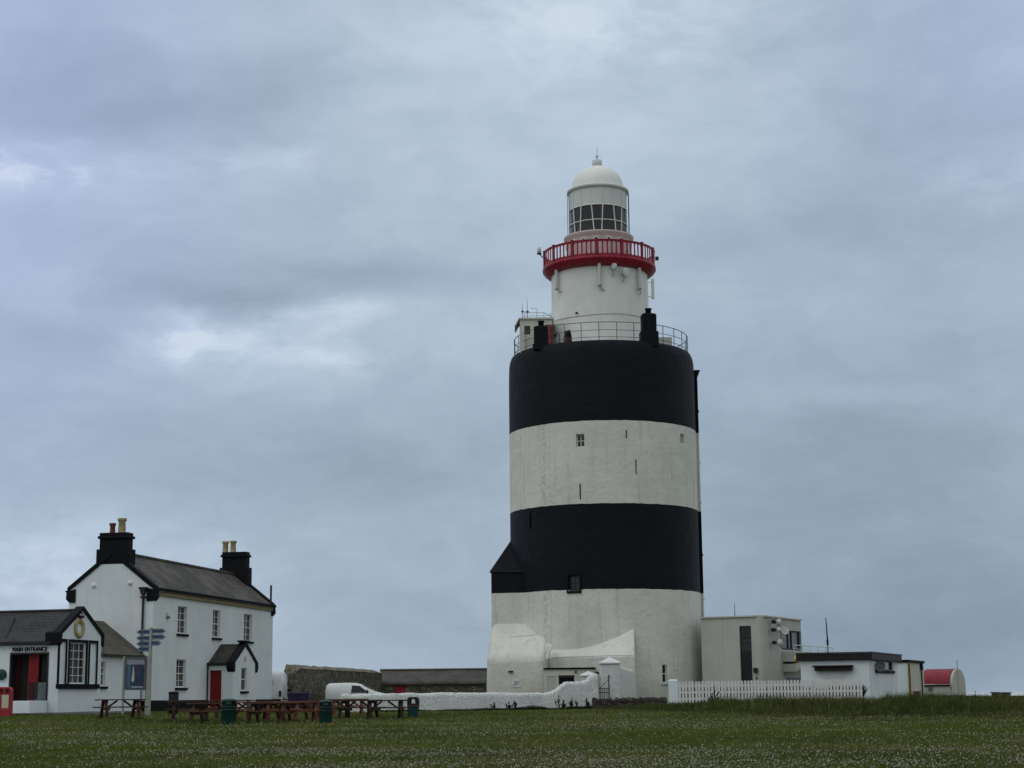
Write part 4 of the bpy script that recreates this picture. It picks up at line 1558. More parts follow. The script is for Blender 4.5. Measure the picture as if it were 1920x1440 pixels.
# ---------------------------------------------------------------- ruined stone building, slate shed, far shed
def build_far_buildings():
    # roofless rubble range
    A = at(549, 1300, 108)
    B = at(716, 1300, 127)
    F = Fr(A[:2], (B - A)[:2])
    L = float(np.linalg.norm((B - A)[:2]))
    R = thing('ruined_stone_wall', F.pt(L / 2, -.3, .85), 'high old rubble stone wall with pale sloping top beyond the small white van', 'stone wall')
    zt = lambda x, y: F.uz(x, y)[1]
    us = np.linspace(0, L, 29)
    xs_ = [547, 560, 605, 640, 680, 716]
    ys_ = [1254, 1253, 1255, 1257, 1259.5, 1262]
    uu = [F.uz(x, 1300)[0] for x in xs_]
    zz = [zt(x, y) for x, y in zip(xs_, ys_)]
    rng = np.random.default_rng(3)
    top = np.interp(us, uu, zz) + rng.normal(0, .02, len(us))
    top[0] -= .35
    mb = MB()
    for i in range(len(us) - 1):
        mb.hexa([F.pt(us[i], 0, .2), F.pt(us[i + 1], 0, .2), F.pt(us[i + 1], -.6, .2), F.pt(us[i], -.6, .2),
                 F.pt(us[i], 0, top[i]), F.pt(us[i + 1], 0, top[i + 1]), F.pt(us[i + 1], -.6, top[i + 1]), F.pt(us[i], -.6, top[i])])
    mb.build('wall', M['rubble'], R)
    mb = MB()
    zr = np.interp(us, [F.uz(x, 1250, -.55)[0] for x in (547, 605, 716)], [F.uz(x, y, -.55)[1] for x, y in ((547, 1246), (605, 1249.5), (716, 1257))])
    zr = zr + rng.normal(0, .018, len(us))
    for i in range(len(us) - 1):
        v = []
        for k in (i, i + 1):
            b = .0 if k else .25
            v.append([F.pt(us[k] + b, .05, top[k] - .02), F.pt(us[k] + b, -.55, zr[k]), F.pt(us[k] + b, -.75, top[k] - .02), F.pt(us[k] + b, -.45, top[k] - .2)])
        mb.loft(v[0], v[1])
    mb.build('wall_top', M['rubble_pale'], R)
    # slate-roofed shed with a red door
    F2 = Fr(at(712, 1300, 127)[:2], (1, -.02))
    L2 = F2.uz(912, 1300)[0] + 4
    z_e, z_r = F2.uz(800, 1277.5)[1], F2.uz(800, 1256.5, -2.2)[1]
    S = thing('slate_roofed_shed', F2.pt(L2 / 2, -2, .9), 'long low stone shed with grey slate roof and red door', 'shed')
    dr = (F2.uz(739, 1290)[0], F2.uz(760.5, 1290)[0], .3, F2.uz(750, 1286)[1], .2)
    w1 = (F2.uz(781, 1290)[0], F2.uz(789, 1290)[0], F2.uz(785, 1296)[1], F2.uz(785, 1287)[1], .2)
    mb = wall(MB(), F2, 0, L2, .2, z_e, [dr, w1])
    mb.poly([F2.pt(0, 0, .2), F2.pt(0, -4.4, .2), F2.pt(0, -4.4, z_e), F2.pt(0, -2.2, z_r), F2.pt(0, 0, z_e)])
    mb.build('wall', M['rubble'], S)
    M['slate_shed'] = slate_mat('shed_slate', F2.e, 1.5, (.060, .060, .060), (.080, .078, .074), (.095, .092, .082), .45, .24, .5)
    mb = MB()
    for s in (1, -1):
        P = [(-2.2, z_r), (-2.2 + s * 2.4, z_e - .12), (-2.2 + s * 2.4, z_e - .24), (-2.2, z_r - .12)]
        mb.loft([F2.pt(-.15, v, z) for v, z in P], [F2.pt(L2, v, z) for v, z in P])
    rf = mb.build('roof', M['slate_shed'], S)
    MB().tube(F2.pt(-.2, -2.2, z_r + .02), F2.pt(L2, -2.2, z_r + .02), .10, 8).build('ridge_tiles', M['slate_annex'], rf)
    MB().fbox(F2, dr[0], dr[1], -.17, -.1, dr[2], dr[3]).build('door', M['kiosk_red'], S)
    MB().fbox(F2, w1[0], w1[1], -.17, -.12, w1[2], w1[3]).build('window', M['glass_dark'], S)
    # roof of a further shed seen between the house and the ruin
    F3 = Fr(at(500, 1300, 130)[:2], (1, 0))
    L3 = F3.uz(545, 1300)[0]
    S3 = thing('brown_roofed_outbuilding', F3.pt(L3 / 2, -1.5, .9), 'low outbuilding with brown roof glimpsed behind the parked tall van', 'shed')
    z_e, z_r = F3.uz(520, 1267)[1], F3.uz(520, 1260, -1.8)[1]
    MB().fbox(F3, 0, L3, -3.6, 0, .2, z_e).build('wall', M['rubble'], S3)
    P = [(-1.8, z_r), (.2, z_e - .08), (.2, z_e - .2), (-1.8, z_r - .1)]
    Q = [(-1.8, z_r), (-3.8, z_e - .08), (-3.8, z_e - .2), (-1.8, z_r - .1)]
    MB().loft([F3.pt(-.2, v, z) for v, z in P], [F3.pt(L3, v, z) for v, z in P]).loft([F3.pt(-.2, v, z) for v, z in Q], [F3.pt(L3, v, z) for v, z in Q]) \
        .build('roof', M['slate_annex'], S3)


build_far_buildings()


# ---------------------------------------------------------------- whitewashed garden wall, gate pillars, gate, low wall
def rough_run(mb, pts, th, rng, jit=.02, round_top=True):
    """A rubble wall along pts = [(x, y, z_bottom, z_top)] with a rounded, slightly uneven top."""
    P = np.array(pts, float)
    secs = []
    for i in range(len(P)):
        d = P[min(i + 1, len(P) - 1), :2] - P[max(i - 1, 0), :2]
        d /= np.linalg.norm(d)
        n = np.array([d[1], -d[0]])
        x, y, zb, zt = P[i]
        zt += rng.normal(0, jit)
        s = []
        prof = [(th / 2 + .05, zb), (th / 2, zt - .22), (th / 2 - .02, zt - .10), (th / 2 - .12, zt - .01), (-th / 2 + .12, zt), (-th / 2 + .02, zt - .10), (-th / 2, zb)]
        for v, z in prof:
            j = rng.normal(0, jit * .8)
            s.append((x + n[0] * (v + j), y + n[1] * (v + j), z + (rng.normal(0, jit * .4) if z > zb else 0)))
        secs.append(s)
    k = len(secs[0])
    vs = [p for s in secs for p in s]
    fs = [(i * k + q, (i + 1) * k + q, (i + 1) * k + q + 1, i * k + q + 1) for i in range(len(secs) - 1) for q in range(k - 1)]
    fs += [tuple(range(k)), tuple(range(len(vs) - k, len(vs)))]
    mb.smooth = True
    mb.add(vs, fs)
    mb.smooth = False
    return mb


def pillar(px0, px1, y_top, y_cap, Yd, depth, label, cat='gate pillar', side_right=0):
    a, b = at(px0, 1300, Yd), at(px1, 1300, Yd)
    F = Fr(a[:2], (1, 0))
    wd = b[0] - a[0]
    zc, zt = F.uz((px0 + px1) / 2, y_cap)[1], F.uz((px0 + px1) / 2, y_top, -depth / 2)[1]
    P = thing('gate_pillar', F.pt(wd / 2, -depth / 2, .8), label, cat, 'whitewashed gate pillars')
    MB().fbox(F, 0, wd, -depth, 0, .5, zc).build('shaft', M['whitewash'], P, bevel=.06)
    o = .07
    q = [F.pt(-o, o, zc + .004), F.pt(wd + o, o, zc + .004), F.pt(wd + o, -depth - o, zc + .004), F.pt(-o, -depth - o, zc + .004)]
    r = [p + np.array([0, 0, .10]) for p in q]
    ap = F.pt(wd / 2, -depth / 2, zt)
    mb = MB().add(q + r + [ap], [(3, 2, 1, 0), (0, 1, 5, 4), (1, 2, 6, 5), (2, 3, 7, 6), (3, 0, 4, 7), (4, 5, 8), (5, 6, 8), (6, 7, 8), (7, 4, 8)])
    mb.build('cap', M['white_paint'], P, bevel=.03)
    return F, wd, zc, P


def build_garden_wall():
    rng = np.random.default_rng(5)
    tops = [(640, 1301.5), (690, 1301), (740, 1300.5), (800, 1299.5), (860, 1298.5), (920, 1299), (980, 1299), (1015, 1299), (1030, 1297.5), (1040, 1293.5),
            (1048, 1287), (1055, 1281), (1062, 1278.6), (1075, 1278), (1092, 1277.5), (1100, 1274), (1108, 1266), (1117, 1264)]
    tx, ty = [t[0] for t in tops], [t[1] for t in tops]
    pts = []
    for px in list(np.arange(640, 1020, 9)) + list(np.arange(1020, 1118.5, 3.5)):
        Y = 92 + (px - 640) / (1118 - 640) * 8
        q = at(px, np.interp(px, tx, ty), Y)
        pts.append((q[0], Y, float(gz(q[0], Y)) - .25, q[2]))
    tag(rough_run(MB(), pts, .42, rng, .016).build('garden_wall', M['whitewash']),
        'long whitewashed rubble garden wall that curves up to the small gate pillar', 'wall')
    pillar(1090, 1118.5, 1258, 1268.5, 100.7, .9, 'smaller whitewashed pillar with pointed cap at the raised end of the garden wall')
    F, wd, zc, P = pillar(1127, 1163, 1232, 1245, 100.5, 1.1, 'taller whitewashed gate pillar with pyramid cap in front of the tower buttress')
    # wing wall running back from the tall pillar
    a, b = F.pt(wd - .12, -1.05, 0), at(1189, 1300, 106.5)
    tops = [(a[0], a[1], .5, F.uz(1163, 1248, -.9)[1]), ((a[0] + b[0]) / 2, (a[1] + b[1]) / 2, .5, at(1178, 1253, 104)[2]), (b[0], b[1], .5, at(1189, 1257, 106.5)[2])]
    pts = []
    for t in np.linspace(0, 2, 15):
        i = min(int(t), 1)
        pts.append(tuple(np.array(tops[i]) * (1 - (t - i)) + np.array(tops[i + 1]) * (t - i)))
    tag(rough_run(MB(), pts, .3, rng, .012).build('wing_wall', M['whitewash']), 'short white wall running back from the tall gate pillar to the tower', 'wall')
    # iron gate standing ajar
    g0, g1 = at(1142, 1300, 100.1), at(1121, 1300, 99.9)
    F = Fr(g1[:2], (g0 - g1)[:2])
    wd = float(np.linalg.norm((g0 - g1)[:2]))
    G = thing('iron_gate', F.pt(wd / 2, 0, .85), 'low black iron gate between the two whitewashed pillars', 'gate')
    zt, zp = F.uz(1130, 1291)[1], F.uz(1141, 1269)[1]
    mb = MB().tube(F.pt(wd, 0, .8), F.pt(wd, 0, zp), .035, 8)
    mb.lathe([(0, zp - .03), (.055, zp), (.055, zp + .06), (0, zp + .12)], F.pt(wd, 0, 0)[:2], 10)
    mb.build('gate_post', M['black_iron'], G)
    mb = MB().tube(F.pt(0, 0, .95), F.pt(0, 0, zt), .028, 6)
    for z in (zt, zt - .22, 1.0):
        mb.tube(F.pt(0, 0, z), F.pt(wd, 0, z), .024, 6)
    for k in range(1, 5):
        u = wd * k / 5
        mb.tube(F.pt(u, 0, 1.0), F.pt(u, 0, zt), .016, 6)
    mb.tube(F.pt(.1, 0, zt), F.pt(wd, 0, zp - .15), .016, 6)
    mb.build('gate_leaf', M['black_iron'], G)
    # dark rubble footing wall
    pts = []
    rng2 = np.random.default_rng(8)
    for px in np.arange(1110, 1253, 3.5):
        Y = 98.2
        q = at(px, np.interp(px, [1110, 1130, 1165, 1200, 1252], [1308, 1309.5, 1309, 1308, 1307.5]), Y)
        pts.append((q[0], Y, .4, q[2]))
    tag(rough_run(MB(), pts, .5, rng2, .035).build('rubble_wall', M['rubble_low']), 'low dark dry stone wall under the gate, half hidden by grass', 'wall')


build_garden_wall()


# ---------------------------------------------------------------- picket fence
def build_fence():
    a, b = at(1254, 1300, 97), at(1618, 1300, 96.4)
    F = Fr(a[:2], (b - a)[:2])
    Lf = float(np.linalg.norm((b - a)[:2]))
    zt = F.uz(1400, 1276)[1]
    P = thing('picket_fence', F.pt(Lf / 2, 0, .85), 'long white wooden picket fence with rounded tops standing in tall grass', 'fence')
    up = F.uz(1271.5, 1300)[0]
    mb = MB().fbox(F, 0, up, -.35, 0, .5, zt + .04)
    mb.hexa([F.pt(*q) for q in ((0, 0, zt + .04), (up, 0, zt + .04), (up, -.35, zt + .04), (0, -.35, zt + .04),
                                (.06, -.06, zt + .10), (up - .06, -.06, zt + .10), (up - .06, -.29, zt + .10), (.06, -.29, zt + .10))])
    mb.build('end_post', M['white_wall'], P, bevel=.02)
    zb = .82
    for z in (zt - .26, zt - .62, zt - .98):
        MB().fbox(F, up, Lf, -.085, -.022, z - .055, z + .055).build('rail', M['white_paint'], P)
    for u in np.linspace(up + 2.2, Lf - .1, 4):
        MB().fbox(F, u - .05, u + .05, -.185, -.088, .6, zt - .1).build('post', M['white_paint'], P)
    n = 56
    pitch = (Lf - up) / n
    w2 = .064
    rng = np.random.default_rng(4)
    for k in range(n):
        u = up + pitch * (k + .5) + rng.normal(0, .004)
        dz, ln = rng.normal(0, .008), rng.normal(0, .006)
        pts = [(u - w2, zb), (u + w2, zb)]
        for i in range(9):
            t = math.pi * i / 8
            pts.append((u + ln + w2 * math.cos(t), zt + dz - w2 + w2 * math.sin(t) * 1.1))
        MB().prism([F.pt(x, 0, z) for x, z in pts], -F.n * .02).build('picket', M['white_paint'], P)


build_fence()


# ---------------------------------------------------------------- concrete lookout building
def build_lookout():
    c = at(1433, 1300, 112)
    FL = Fr(c[:2], (.89, -.46))                       # left face, u negative to the left
    FR = Fr(c[:2], (.46, .89))                        # right face
    B = thing('lookout_building', FL.pt(-2, -3, .9), 'two-storey pale concrete building with tall dark window slot and corner glazing beside the tower', 'building')
    u0 = FL.uz(1316.5, 1250)[0]
    zt = FL.uz(1431, 1156)[1]
    sl = (FL.uz(1387.5, 1220)[0], FL.uz(1409.5, 1220)[0], FL.uz(1398, 1292)[1], FL.uz(1398, 1173.5)[1], .18)
    ue = FR.uz(1502.5, 1200)[0]
    gw = (FR.uz(1465, 1200)[0], ue, FR.uz(1480, 1219)[1], FR.uz(1480, 1182)[1], .22)
    r = .45
    mb = wall(MB(), FL, u0, -r, .4, zt, [sl])
    # rounded corner
    prev = None
    for i in range(9):
        t = i / 8
        p = FL.pt(-r, 0, 0) * (1 - t) ** 2 + c * np.array([1, 1, 0]) * 2 * t * (1 - t) + FR.pt(r, 0, 0) * t * t
        if prev is not None:
            mb.poly([(prev[0], prev[1], .4), (p[0], p[1], .4), (p[0], p[1], zt), (prev[0], prev[1], zt)])
        prev = p
    zbal0, zbal1 = FR.uz(1480, 1243)[1], FR.uz(1480, 1221)[1]
    mb = wall(mb, FR, r, ue, .4, zt, [gw])
    mb.poly([FR.pt(ue, 0, .4), FR.pt(ue, -7, .4), FR.pt(ue, -7, zt), FR.pt(ue, 0, zt)])
    mb.poly([FL.pt(u0, 0, .4), FL.pt(u0, -7, .4), FL.pt(u0, -7, zt), FL.pt(u0, 0, zt)])
    top = [FL.pt(u0, 0, zt), FL.pt(-r, 0, zt), FR.pt(r, 0, zt), FR.pt(ue, 0, zt), FR.pt(ue, -7, zt), FL.pt(u0, -7, zt)]
    mb.poly(top)
    mb.build('wall', M['concrete'], B)
    # parapet coping
    mb = MB()
    for p, q in zip(top[:3], top[1:4]):
        mb.bar(p + np.array([0, 0, .05]), q + np.array([0, 0, .05]), .24, .09)
    mb.build('parapet', M['cream'], B)
    g = MB().fbox(FL, sl[0] + .01, sl[1] - .01, -.17, -.13, sl[2], sl[3]).build('window', M['glass_dark'], B)
    mb = MB()
    for y in (1196.5, 1206, 1222):
        z = FL.uz(1398, y)[1]
        mb.fbox(FL, sl[0] + .03, sl[1] - .03, -.13, -.10, z - .04, z + .04)
    mb.fbox(FL, sl[0], sl[0] + .05, -.13, -.09, sl[2], sl[3]).fbox(FL, sl[1] - .05, sl[1], -.13, -.09, sl[2], sl[3])
    mb.build('window_frame', M['black_iron'], g)
    z0, z1 = FL.uz(1398, 1222)[1], FL.uz(1398, 1197)[1]
    MB().fbox(FL, sl[0] + .06, sl[1] - .06, -.128, -.12, z0, z1).build('blind', M['glass_blue'], g)
    g = MB().fbox(FR, gw[0], gw[1] - .02, -.21, -.17, gw[2], gw[3]).build('window', M['glass_blue'], B)
    mb = MB()
    for x in (1465.8, 1481, 1487.5, 1501.5):
        u = FR.uz(x, 1200)[0]
        mb.fbox(FR, u - .06, u + .06, -.17, -.11, gw[2], gw[3])
    mb.fbox(FR, gw[0], gw[1] - .02, -.17, -.105, gw[2], gw[2] + .12).fbox(FR, gw[0], gw[1] - .02, -.17, -.105, gw[3] - .1, gw[3])
    mb.build('window_frame', M['black_iron'], g)
    # balcony slab, rail, stair soffit
    ua = FR.uz(1466, 1230)[0]
    MB().fbox(FR, ua, ue + 4.5, .003, .9, FR.uz(1480, 1241.5)[1], FR.uz(1480, 1222)[1]).build('balcony', M['concrete'], B, bevel=.02)
    mb = MB()
    z = FR.uz(1480, 1218)[1]
    mb.tube(FR.pt(ua, .85, z + .25), FR.pt(ue + 4.5, .85, z + .25), .03, 6)
    mb.tube(FR.pt(ua, .85, z), FR.pt(ue + 4.5, .85, z), .02, 6)
    for k in range(6):
        u = ua + (ue + 4.5 - ua) * k / 5
        mb.tube(FR.pt(u, .85, z - .3), FR.pt(u, .85, z + .25), .022, 6)
    mb.build('balcony_rail', M['white_paint'], B)
    P = [FR.uz(1468, 1259.5), FR.uz(1503, 1246), FR.uz(1503, 1244)]
    z1 = FR.uz(1470, 1244)[1]
    MB().loft([FR.pt(ua + .1, .9, P[0][1]), FR.pt(ue + 2, .9, z1 + .4), FR.pt(ue + 2, .9, z1 + .7), FR.pt(ua + .1, .9, P[0][1] + .5)],
              [FR.pt(ua + .1, .01, P[0][1]), FR.pt(ue + 2, .01, z1 + .4), FR.pt(ue + 2, .01, z1 + .7), FR.pt(ua + .1, .01, P[0][1] + .5)]) \
        .build('stair_soffit', M['concrete'], B)
    u, z = FR.uz(1480, 1284)
    MB().fbox(FR, FR.uz(1476, 1280)[0], FR.uz(1500, 1280)[0], .004, .06, .6, FR.uz(1480, 1271)[1]).build('under_stair_door', M['grey_rail'], B)
    # dishes, mast, lamps
    for x, y, r_ in ((1459.5, 1166, .20), (1459, 1181, .17), (1461, 1205, .23)):
        u, z = FR.uz(x, y, .55)
        d = MB().disc(FR.pt(u, .55, z), FR.n * .6 + FR.e * .1 + np.array([0, -.5, 0]), r_, .10, 18, .1).build('drum_antenna', M['dish'], B)
        MB().tube(FR.pt(u - .15, .2, z), FR.pt(u, .55, z), .07, 8).fbox(FR, u - .34, u - .1, .18, .4, z - .12, z + .12).build('antenna_mount', M['black_iron'], d)
    u, _ = FR.uz(1457.5, 1190)
    MB().tube(FR.pt(u, .22, FR.uz(1458, 1215)[1]), FR.pt(u, .22, FR.uz(1458, 1160)[1]), .055, 8).tube(FR.pt(u, 0, FR.uz(1458, 1172)[1]), FR.pt(u, .22, FR.uz(1458, 1172)[1]), .03, 6) \
        .build('antenna_mast', M['steel'], B)
    u, z = FR.uz(1471, 1180, .75)
    d = MB().disc(FR.pt(u, .75, z), FR.n * .5 + np.array([0, -.7, .1]), .34, .05, 24, -.08).build('satellite_dish', M['dish'], B)
    MB().tube(FR.pt(u, .0, z - .1), FR.pt(u, .74, z), .04, 6).build('dish_arm', M['steel'], d)
    u, z = FL.uz(1430.5, 1256.5)
    MB().fbox(FL, -.62, -.36, .0, .25, z - .16, z + .16).build('wall_lamp', M['black_iron'], B, bevel=.04)
    MB().fbox(FL, -.52, -.42, .0, .12, z - .55, z - .42).build('junction_box', M['grey_rail'], B)
    q = at(1493, 1236, 111.5)
    MB().lathe([(0, q[2] + .22), (.12, q[2] + .22), (.22, q[2] - .18), (0, q[2] - .18)], q[:2], 14).build('bell_lamp', M['yellow'], B)
    u, z = FL.uz(1374, 1158)
    MB().tube(FL.pt(u, -.4, zt), FL.pt(u, -.4, FL.uz(1374, 1130)[1]), .035, 6, .015).build('whip_antenna', M['grey_rail'], B)


build_lookout()


# ---------------------------------------------------------------- flat-roofed white store and its extension
def build_store():
    c = at(1631.5, 1300, 101)
    FL = Fr(c[:2], (.92, -.39))
    FR = Fr(c[:2], (.39, .92))
    S = thing('flat_roofed_store', FL.pt(-2, -2, .9), 'white flat-roofed store with maroon fascia behind the picket fence', 'building')
    u0 = FL.uz(1502.5, 1280)[0]
    ue = FR.uz(1684, 1280)[0]
    zt = FL.uz(1631, 1237)[1]
    zf = FL.uz(1631, 1224)[1]
    wn = (FR.uz(1641, 1250)[0], FR.uz(1674.5, 1250)[0], FR.uz(1657, 1256.5)[1], FR.uz(1657, 1240)[1], .2)
    dr = (FL.uz(1548, 1290)[0], FL.uz(1583, 1290)[0], .7, FL.uz(1560, 1270)[1], .06)
    mb = wall(MB(), FL, u0, 0, .5, zt, [dr])
    mb = wall(mb, FR, 0, ue, .5, zt, [wn])
    mb.poly([FL.pt(u0, 0, .5), FL.pt(u0, -5, .5), FL.pt(u0, -5, zt), FL.pt(u0, 0, zt)])
    mb.poly([FR.pt(ue, 0, .5), FR.pt(ue, -4, .5), FR.pt(ue, -4, zt), FR.pt(ue, 0, zt)])
    mb.build('wall', M['white_wall'], S)
    a = [FL.pt(u0 - .22, .24, 0), FL.pt(.26, .24, 0) + FR.n * .0, FR.pt(ue + .25, .26, 0), FR.pt(ue + .25, -5, 0), FL.pt(u0 - .22, -5, 0)]
    a[1] = c + FL.n * .24 + FR.n * .24
    lo = [np.array([p[0], p[1], zt + .004]) for p in a]
    hi = [np.array([p[0], p[1], zf]) for p in a]
    MB().loft(lo, hi).build('fascia', M['maroon'], S, bevel=.03)
    hi2 = [p + np.array([0, 0, .003]) for p in hi]
    mb = MB()
    for p, q in ((hi[0], hi[1]), (hi[1], hi[2])):
        mb.bar(p + np.array([0, 0, .035]), q + np.array([0, 0, .035]), .12, .06)
    mb.build('roof_trim', M['black_iron'], S)
    ua, ub = FL.uz(1526, 1252)[0], FL.uz(1599, 1252)[0]
    za, zb = FL.uz(1560, 1257.5)[1], FL.uz(1560, 1247.5)[1]
    MB().fbox(FL, ua + .1, ub, .0, .35, za, zb - .1).fbox(FL, ua, ub + .05, .0, .45, zb - .1, zb).build('door_canopy', M['maroon'], S, bevel=.02)
    MB().fbox(FL, dr[0], dr[1], -.058, -.02, dr[2], dr[3]).build('door', M['white_paint'], S)
    window(FR, wn[0], wn[1], wn[2], wn[3], S, .16, 2, 1, False, True, sill_over=.1, sill_h=.16, glass='glass_dark', frame='black_iron')
    u = wn[0] + (wn[1] - wn[0]) * .66
    MB().fbox(FR, u - .28, u + .28, -.145, -.12, wn[2] + .06, wn[3] - .1).build('curtain', M['white_paint'], S)
    q = FR.uz(1650, 1249, .3)
    MB().disc(FR.pt(q[0], .3, q[1]), FR.n * .4 + np.array([-.2, -.8, 0]), .32, .05, 20, -.06).tube(FR.pt(q[0], 0, q[1] - .2), FR.pt(q[0], .3, q[1]), .03, 6) \
        .build('satellite_dish', M['grey_rail'], S)
    # extension
    c = at(1705, 1300, 113)
    GL = Fr(c[:2], (.92, -.39))
    GR = Fr(c[:2], (.39, .92))
    X = thing('store_extension', GL.pt(-.5, -2, .9), 'cream block with black roof edge and rusty corner pipe, right of the white store', 'building')
    u0 = GL.uz(1672, 1280)[0]
    ue = GR.uz(1733, 1280)[0]
    zt = GL.uz(1703, 1242)[1]
    MB().fbox(GL, u0, 0, -.3, 0, .5, zt).build('front_wall', M['white_wall'], X)
    mb = wall(MB(), GR, .004, ue, .5, zt, [])
    mb.poly([GR.pt(ue, 0, .5), GR.pt(ue, -4, .5), GR.pt(ue, -4, zt), GR.pt(ue, 0, zt)])
    mb.build('side_wall', M['cream'], X)
    p = [GL.pt(u0, .12, zt + .004), c * np.array([1, 1, 0]) + GL.n * .12 + GR.n * .12 + np.array([0, 0, zt + .004]), GR.pt(ue - .1, .12, zt + .004), GR.pt(ue - .1, -4, zt + .004), GL.pt(u0, -4, zt + .004)]
    MB().loft(p, [q + np.array([0, 0, .17]) for q in p]).build('roof_edge', M['black_paint'], X, bevel=.02)
    MB().tube(c * np.array([1, 1, 0]) + GL.n * .08 + GR.n * .08 + np.array([0, 0, .6]), c * np.array([1, 1, 0]) + GL.n * .08 + GR.n * .08 + np.array([0, 0, zt]), .075, 8).build('rusty_pipe', M['rust'], X)
    u = GR.uz(1726, 1270)[0]
    MB().tube(GR.pt(u, .09, .7), GR.pt(u, .09, zt), .05, 8).fbox(GR, u - .12, u + .12, .0, .2, zt - .45, zt - .002).build('downpipe', M['black_iron'], X)


build_store()


# ---------------------------------------------------------------- red barrel-roofed hut, poles, far shelter
def build_right_end():
    c = at(1787, 1300, 130)
    FL = Fr(c[:2], (.82, -.57))
    FR = Fr(c[:2], (.57, .82))
    H = thing('barrel_roofed_hut', FL.pt(-1, -1.5, 1.2), 'cream hut with red curved corrugated roof at the far right', 'hut')
    u0 = FL.uz(1728, 1290)[0]
    ze = FL.uz(1760, 1283.5)[1]
    zr = FL.uz(1760, 1254.5)[1]
    wd = 2.7
    zg = .8
    MB().fbox(FL, u0, -.06, -.25, 0, zg, ze).build('wall', M['concrete'], H)
    arc = [(-wd / 2 + wd / 2 * math.cos(t), ze + (zr - ze) * math.sin(t)) for t in np.linspace(0, math.pi, 17)]
    e = [FL.pt(0, 0, zg)] + [FL.pt(0, v, z) for v, z in arc] + [FL.pt(0, -wd, zg)]
    MB().prism(e, -FL.e * .2).build('end_wall', M['concrete'], H)
    mb = MB()
    o = [FL.pt(u0, v * 1.0 + .02, z + .03) for v, z in arc]
    o2 = [FL.pt(-.22, v * 1.0 + .02, z + .03) for v, z in arc]
    mb.smooth = True
    mb.add(o + o2, [(i, i + 1, 17 + i + 1, 17 + i) for i in range(16)])
    corrugate(M['hut_red'], FL.e)
    mb.build('roof', M['hut_red'], H)
    MB().fbox(FL, u0, -.2, -.02, .10, ze - .12, ze + .0).build('roof_eave', M['dark_red'], H)
    MB().fbox(FL, FL.uz(1741, 1290)[0], FL.uz(1748, 1290)[0], .003, .10, ze - .42, ze - .13).build('vent_grille', M['grey_rail'], H)
    q = at(1797.5, 1300, 124)
    tag(MB().tube((q[0], q[1], .9), (q[0], q[1], at(1797, 1238, 124)[2]), .045, 8, .03).build('pole', M['steel']),
        'thin grey pole in front of the red-roofed hut', 'pole')
    q = at(1554, 1260, 116)
    P = thing('radio_mast', (q[0], q[1], .9), 'slim radio mast rising behind the white flat-roofed store', 'antenna')
    z1 = at(1553, 1209, 116)[2]
    MB().tube((q[0], q[1], .9), (q[0], q[1], z1), .06, 8).build('mast_tube', M['steel'], P)
    MB().tube((q[0], q[1], z1), (q[0], q[1], z1 + .35), .075, 8).tube((q[0], q[1], z1 + .35), (q[0] - .05, q[1], at(1553, 1158, 116)[2]), .05, 8, .03).build('whip', M['black_iron'], P)
    a, b = at(1864, 1300, 150), at(1897, 1300, 150)
    S = thing('stone_shelter', ((a[0] + b[0]) / 2, 151, 1.0), 'tiny dark stone shelter on the skyline by the sea', 'shelter')
    F = Fr(a[:2], (1, 0))
    wd = b[0] - a[0]
    z1 = F.uz(1880, 1299.5)[1]
    MB().fbox(F, .1, wd - .1, -1.2, 0, .6, z1).build('wall', M['rubble'], S)
    MB().hexa([F.pt(*q) for q in ((-.05, .1, z1 + .003), (wd + .08, .1, z1 + .003), (wd + .08, -1.3, z1 + .003), (-.05, -1.3, z1 + .003),
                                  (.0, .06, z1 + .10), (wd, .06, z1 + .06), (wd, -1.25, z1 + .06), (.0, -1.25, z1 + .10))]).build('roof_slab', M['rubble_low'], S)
    q = at(1720, 1300, 97)
    B = MB().box(q[0] - .16, q[0] + .14, 97, 97.3, .6, at(1720, 1297.5, 97)[2])
    B.box(q[0] - .2, q[0] + .18, 96.96, 97.34, at(1720, 1297.5, 97)[2], at(1720, 1296, 97)[2])
    tag(B.build('meter_post', M['terracotta']), 'small rust-brown box post in the grass in front of the cream block', 'post')
    pts = []
    for px in np.arange(1736, 1850, 6):
        q = at(px, np.interp(px, [1736, 1800, 1850], [1303.5, 1303.5, 1306]), 127.5)
        pts.append((q[0], 127.5, .5, q[2]))
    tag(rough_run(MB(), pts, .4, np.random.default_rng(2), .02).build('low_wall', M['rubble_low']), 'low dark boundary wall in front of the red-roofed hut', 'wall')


build_right_end()


# ---------------------------------------------------------------- picnic tables
def make_table(matname, lab):
    T = thing('picnic_table', (0, 0, 0), lab, 'picnic table', 'picnic tables on the lawn')
    m = M[matname]
    rng = np.random.default_rng(abs(len(matname)) + 3)
    Lh, h = .92, .74
    mb = MB()
    for k in range(5):
        y = -.30 + .15 * k
        j = rng.normal(0, .008)
        mb.box(-Lh + j, Lh + j, y - .068, y + .068, h - .045 + rng.normal(0, .002), h)
    mb.build('tabletop', m, T, bevel=.006)
    for s in (-1, 1):
        mb = MB()
        for k in range(2):
            y = s * (.60 + .13 * k)
            mb.box(-Lh, Lh, y - .06, y + .06, .41, .455)
        mb.build('seat', m, T, bevel=.006)
    for x in (-.62, .62):
        for s in (-1, 1):
            MB().bar((x, s * .56, .0), (x, s * .22, h - .05), .045, .12, up=(1, 0, 0)).build('leg', m, T)
        MB().box(x + .026, x + .07, -.73, .73, .31, .405).build('seat_bearer', m, T)
        MB().box(x + .026, x + .07, -.35, .35, h - .145, h - .05).build('top_bearer', m, T)
        sg = 1 if x > 0 else -1
        MB().bar((x - sg * .03, 0, .36), (x - sg * .50, 0, h - .055), .07, .045, up=(0, 1, 0)).build('brace', m, T)
    return T


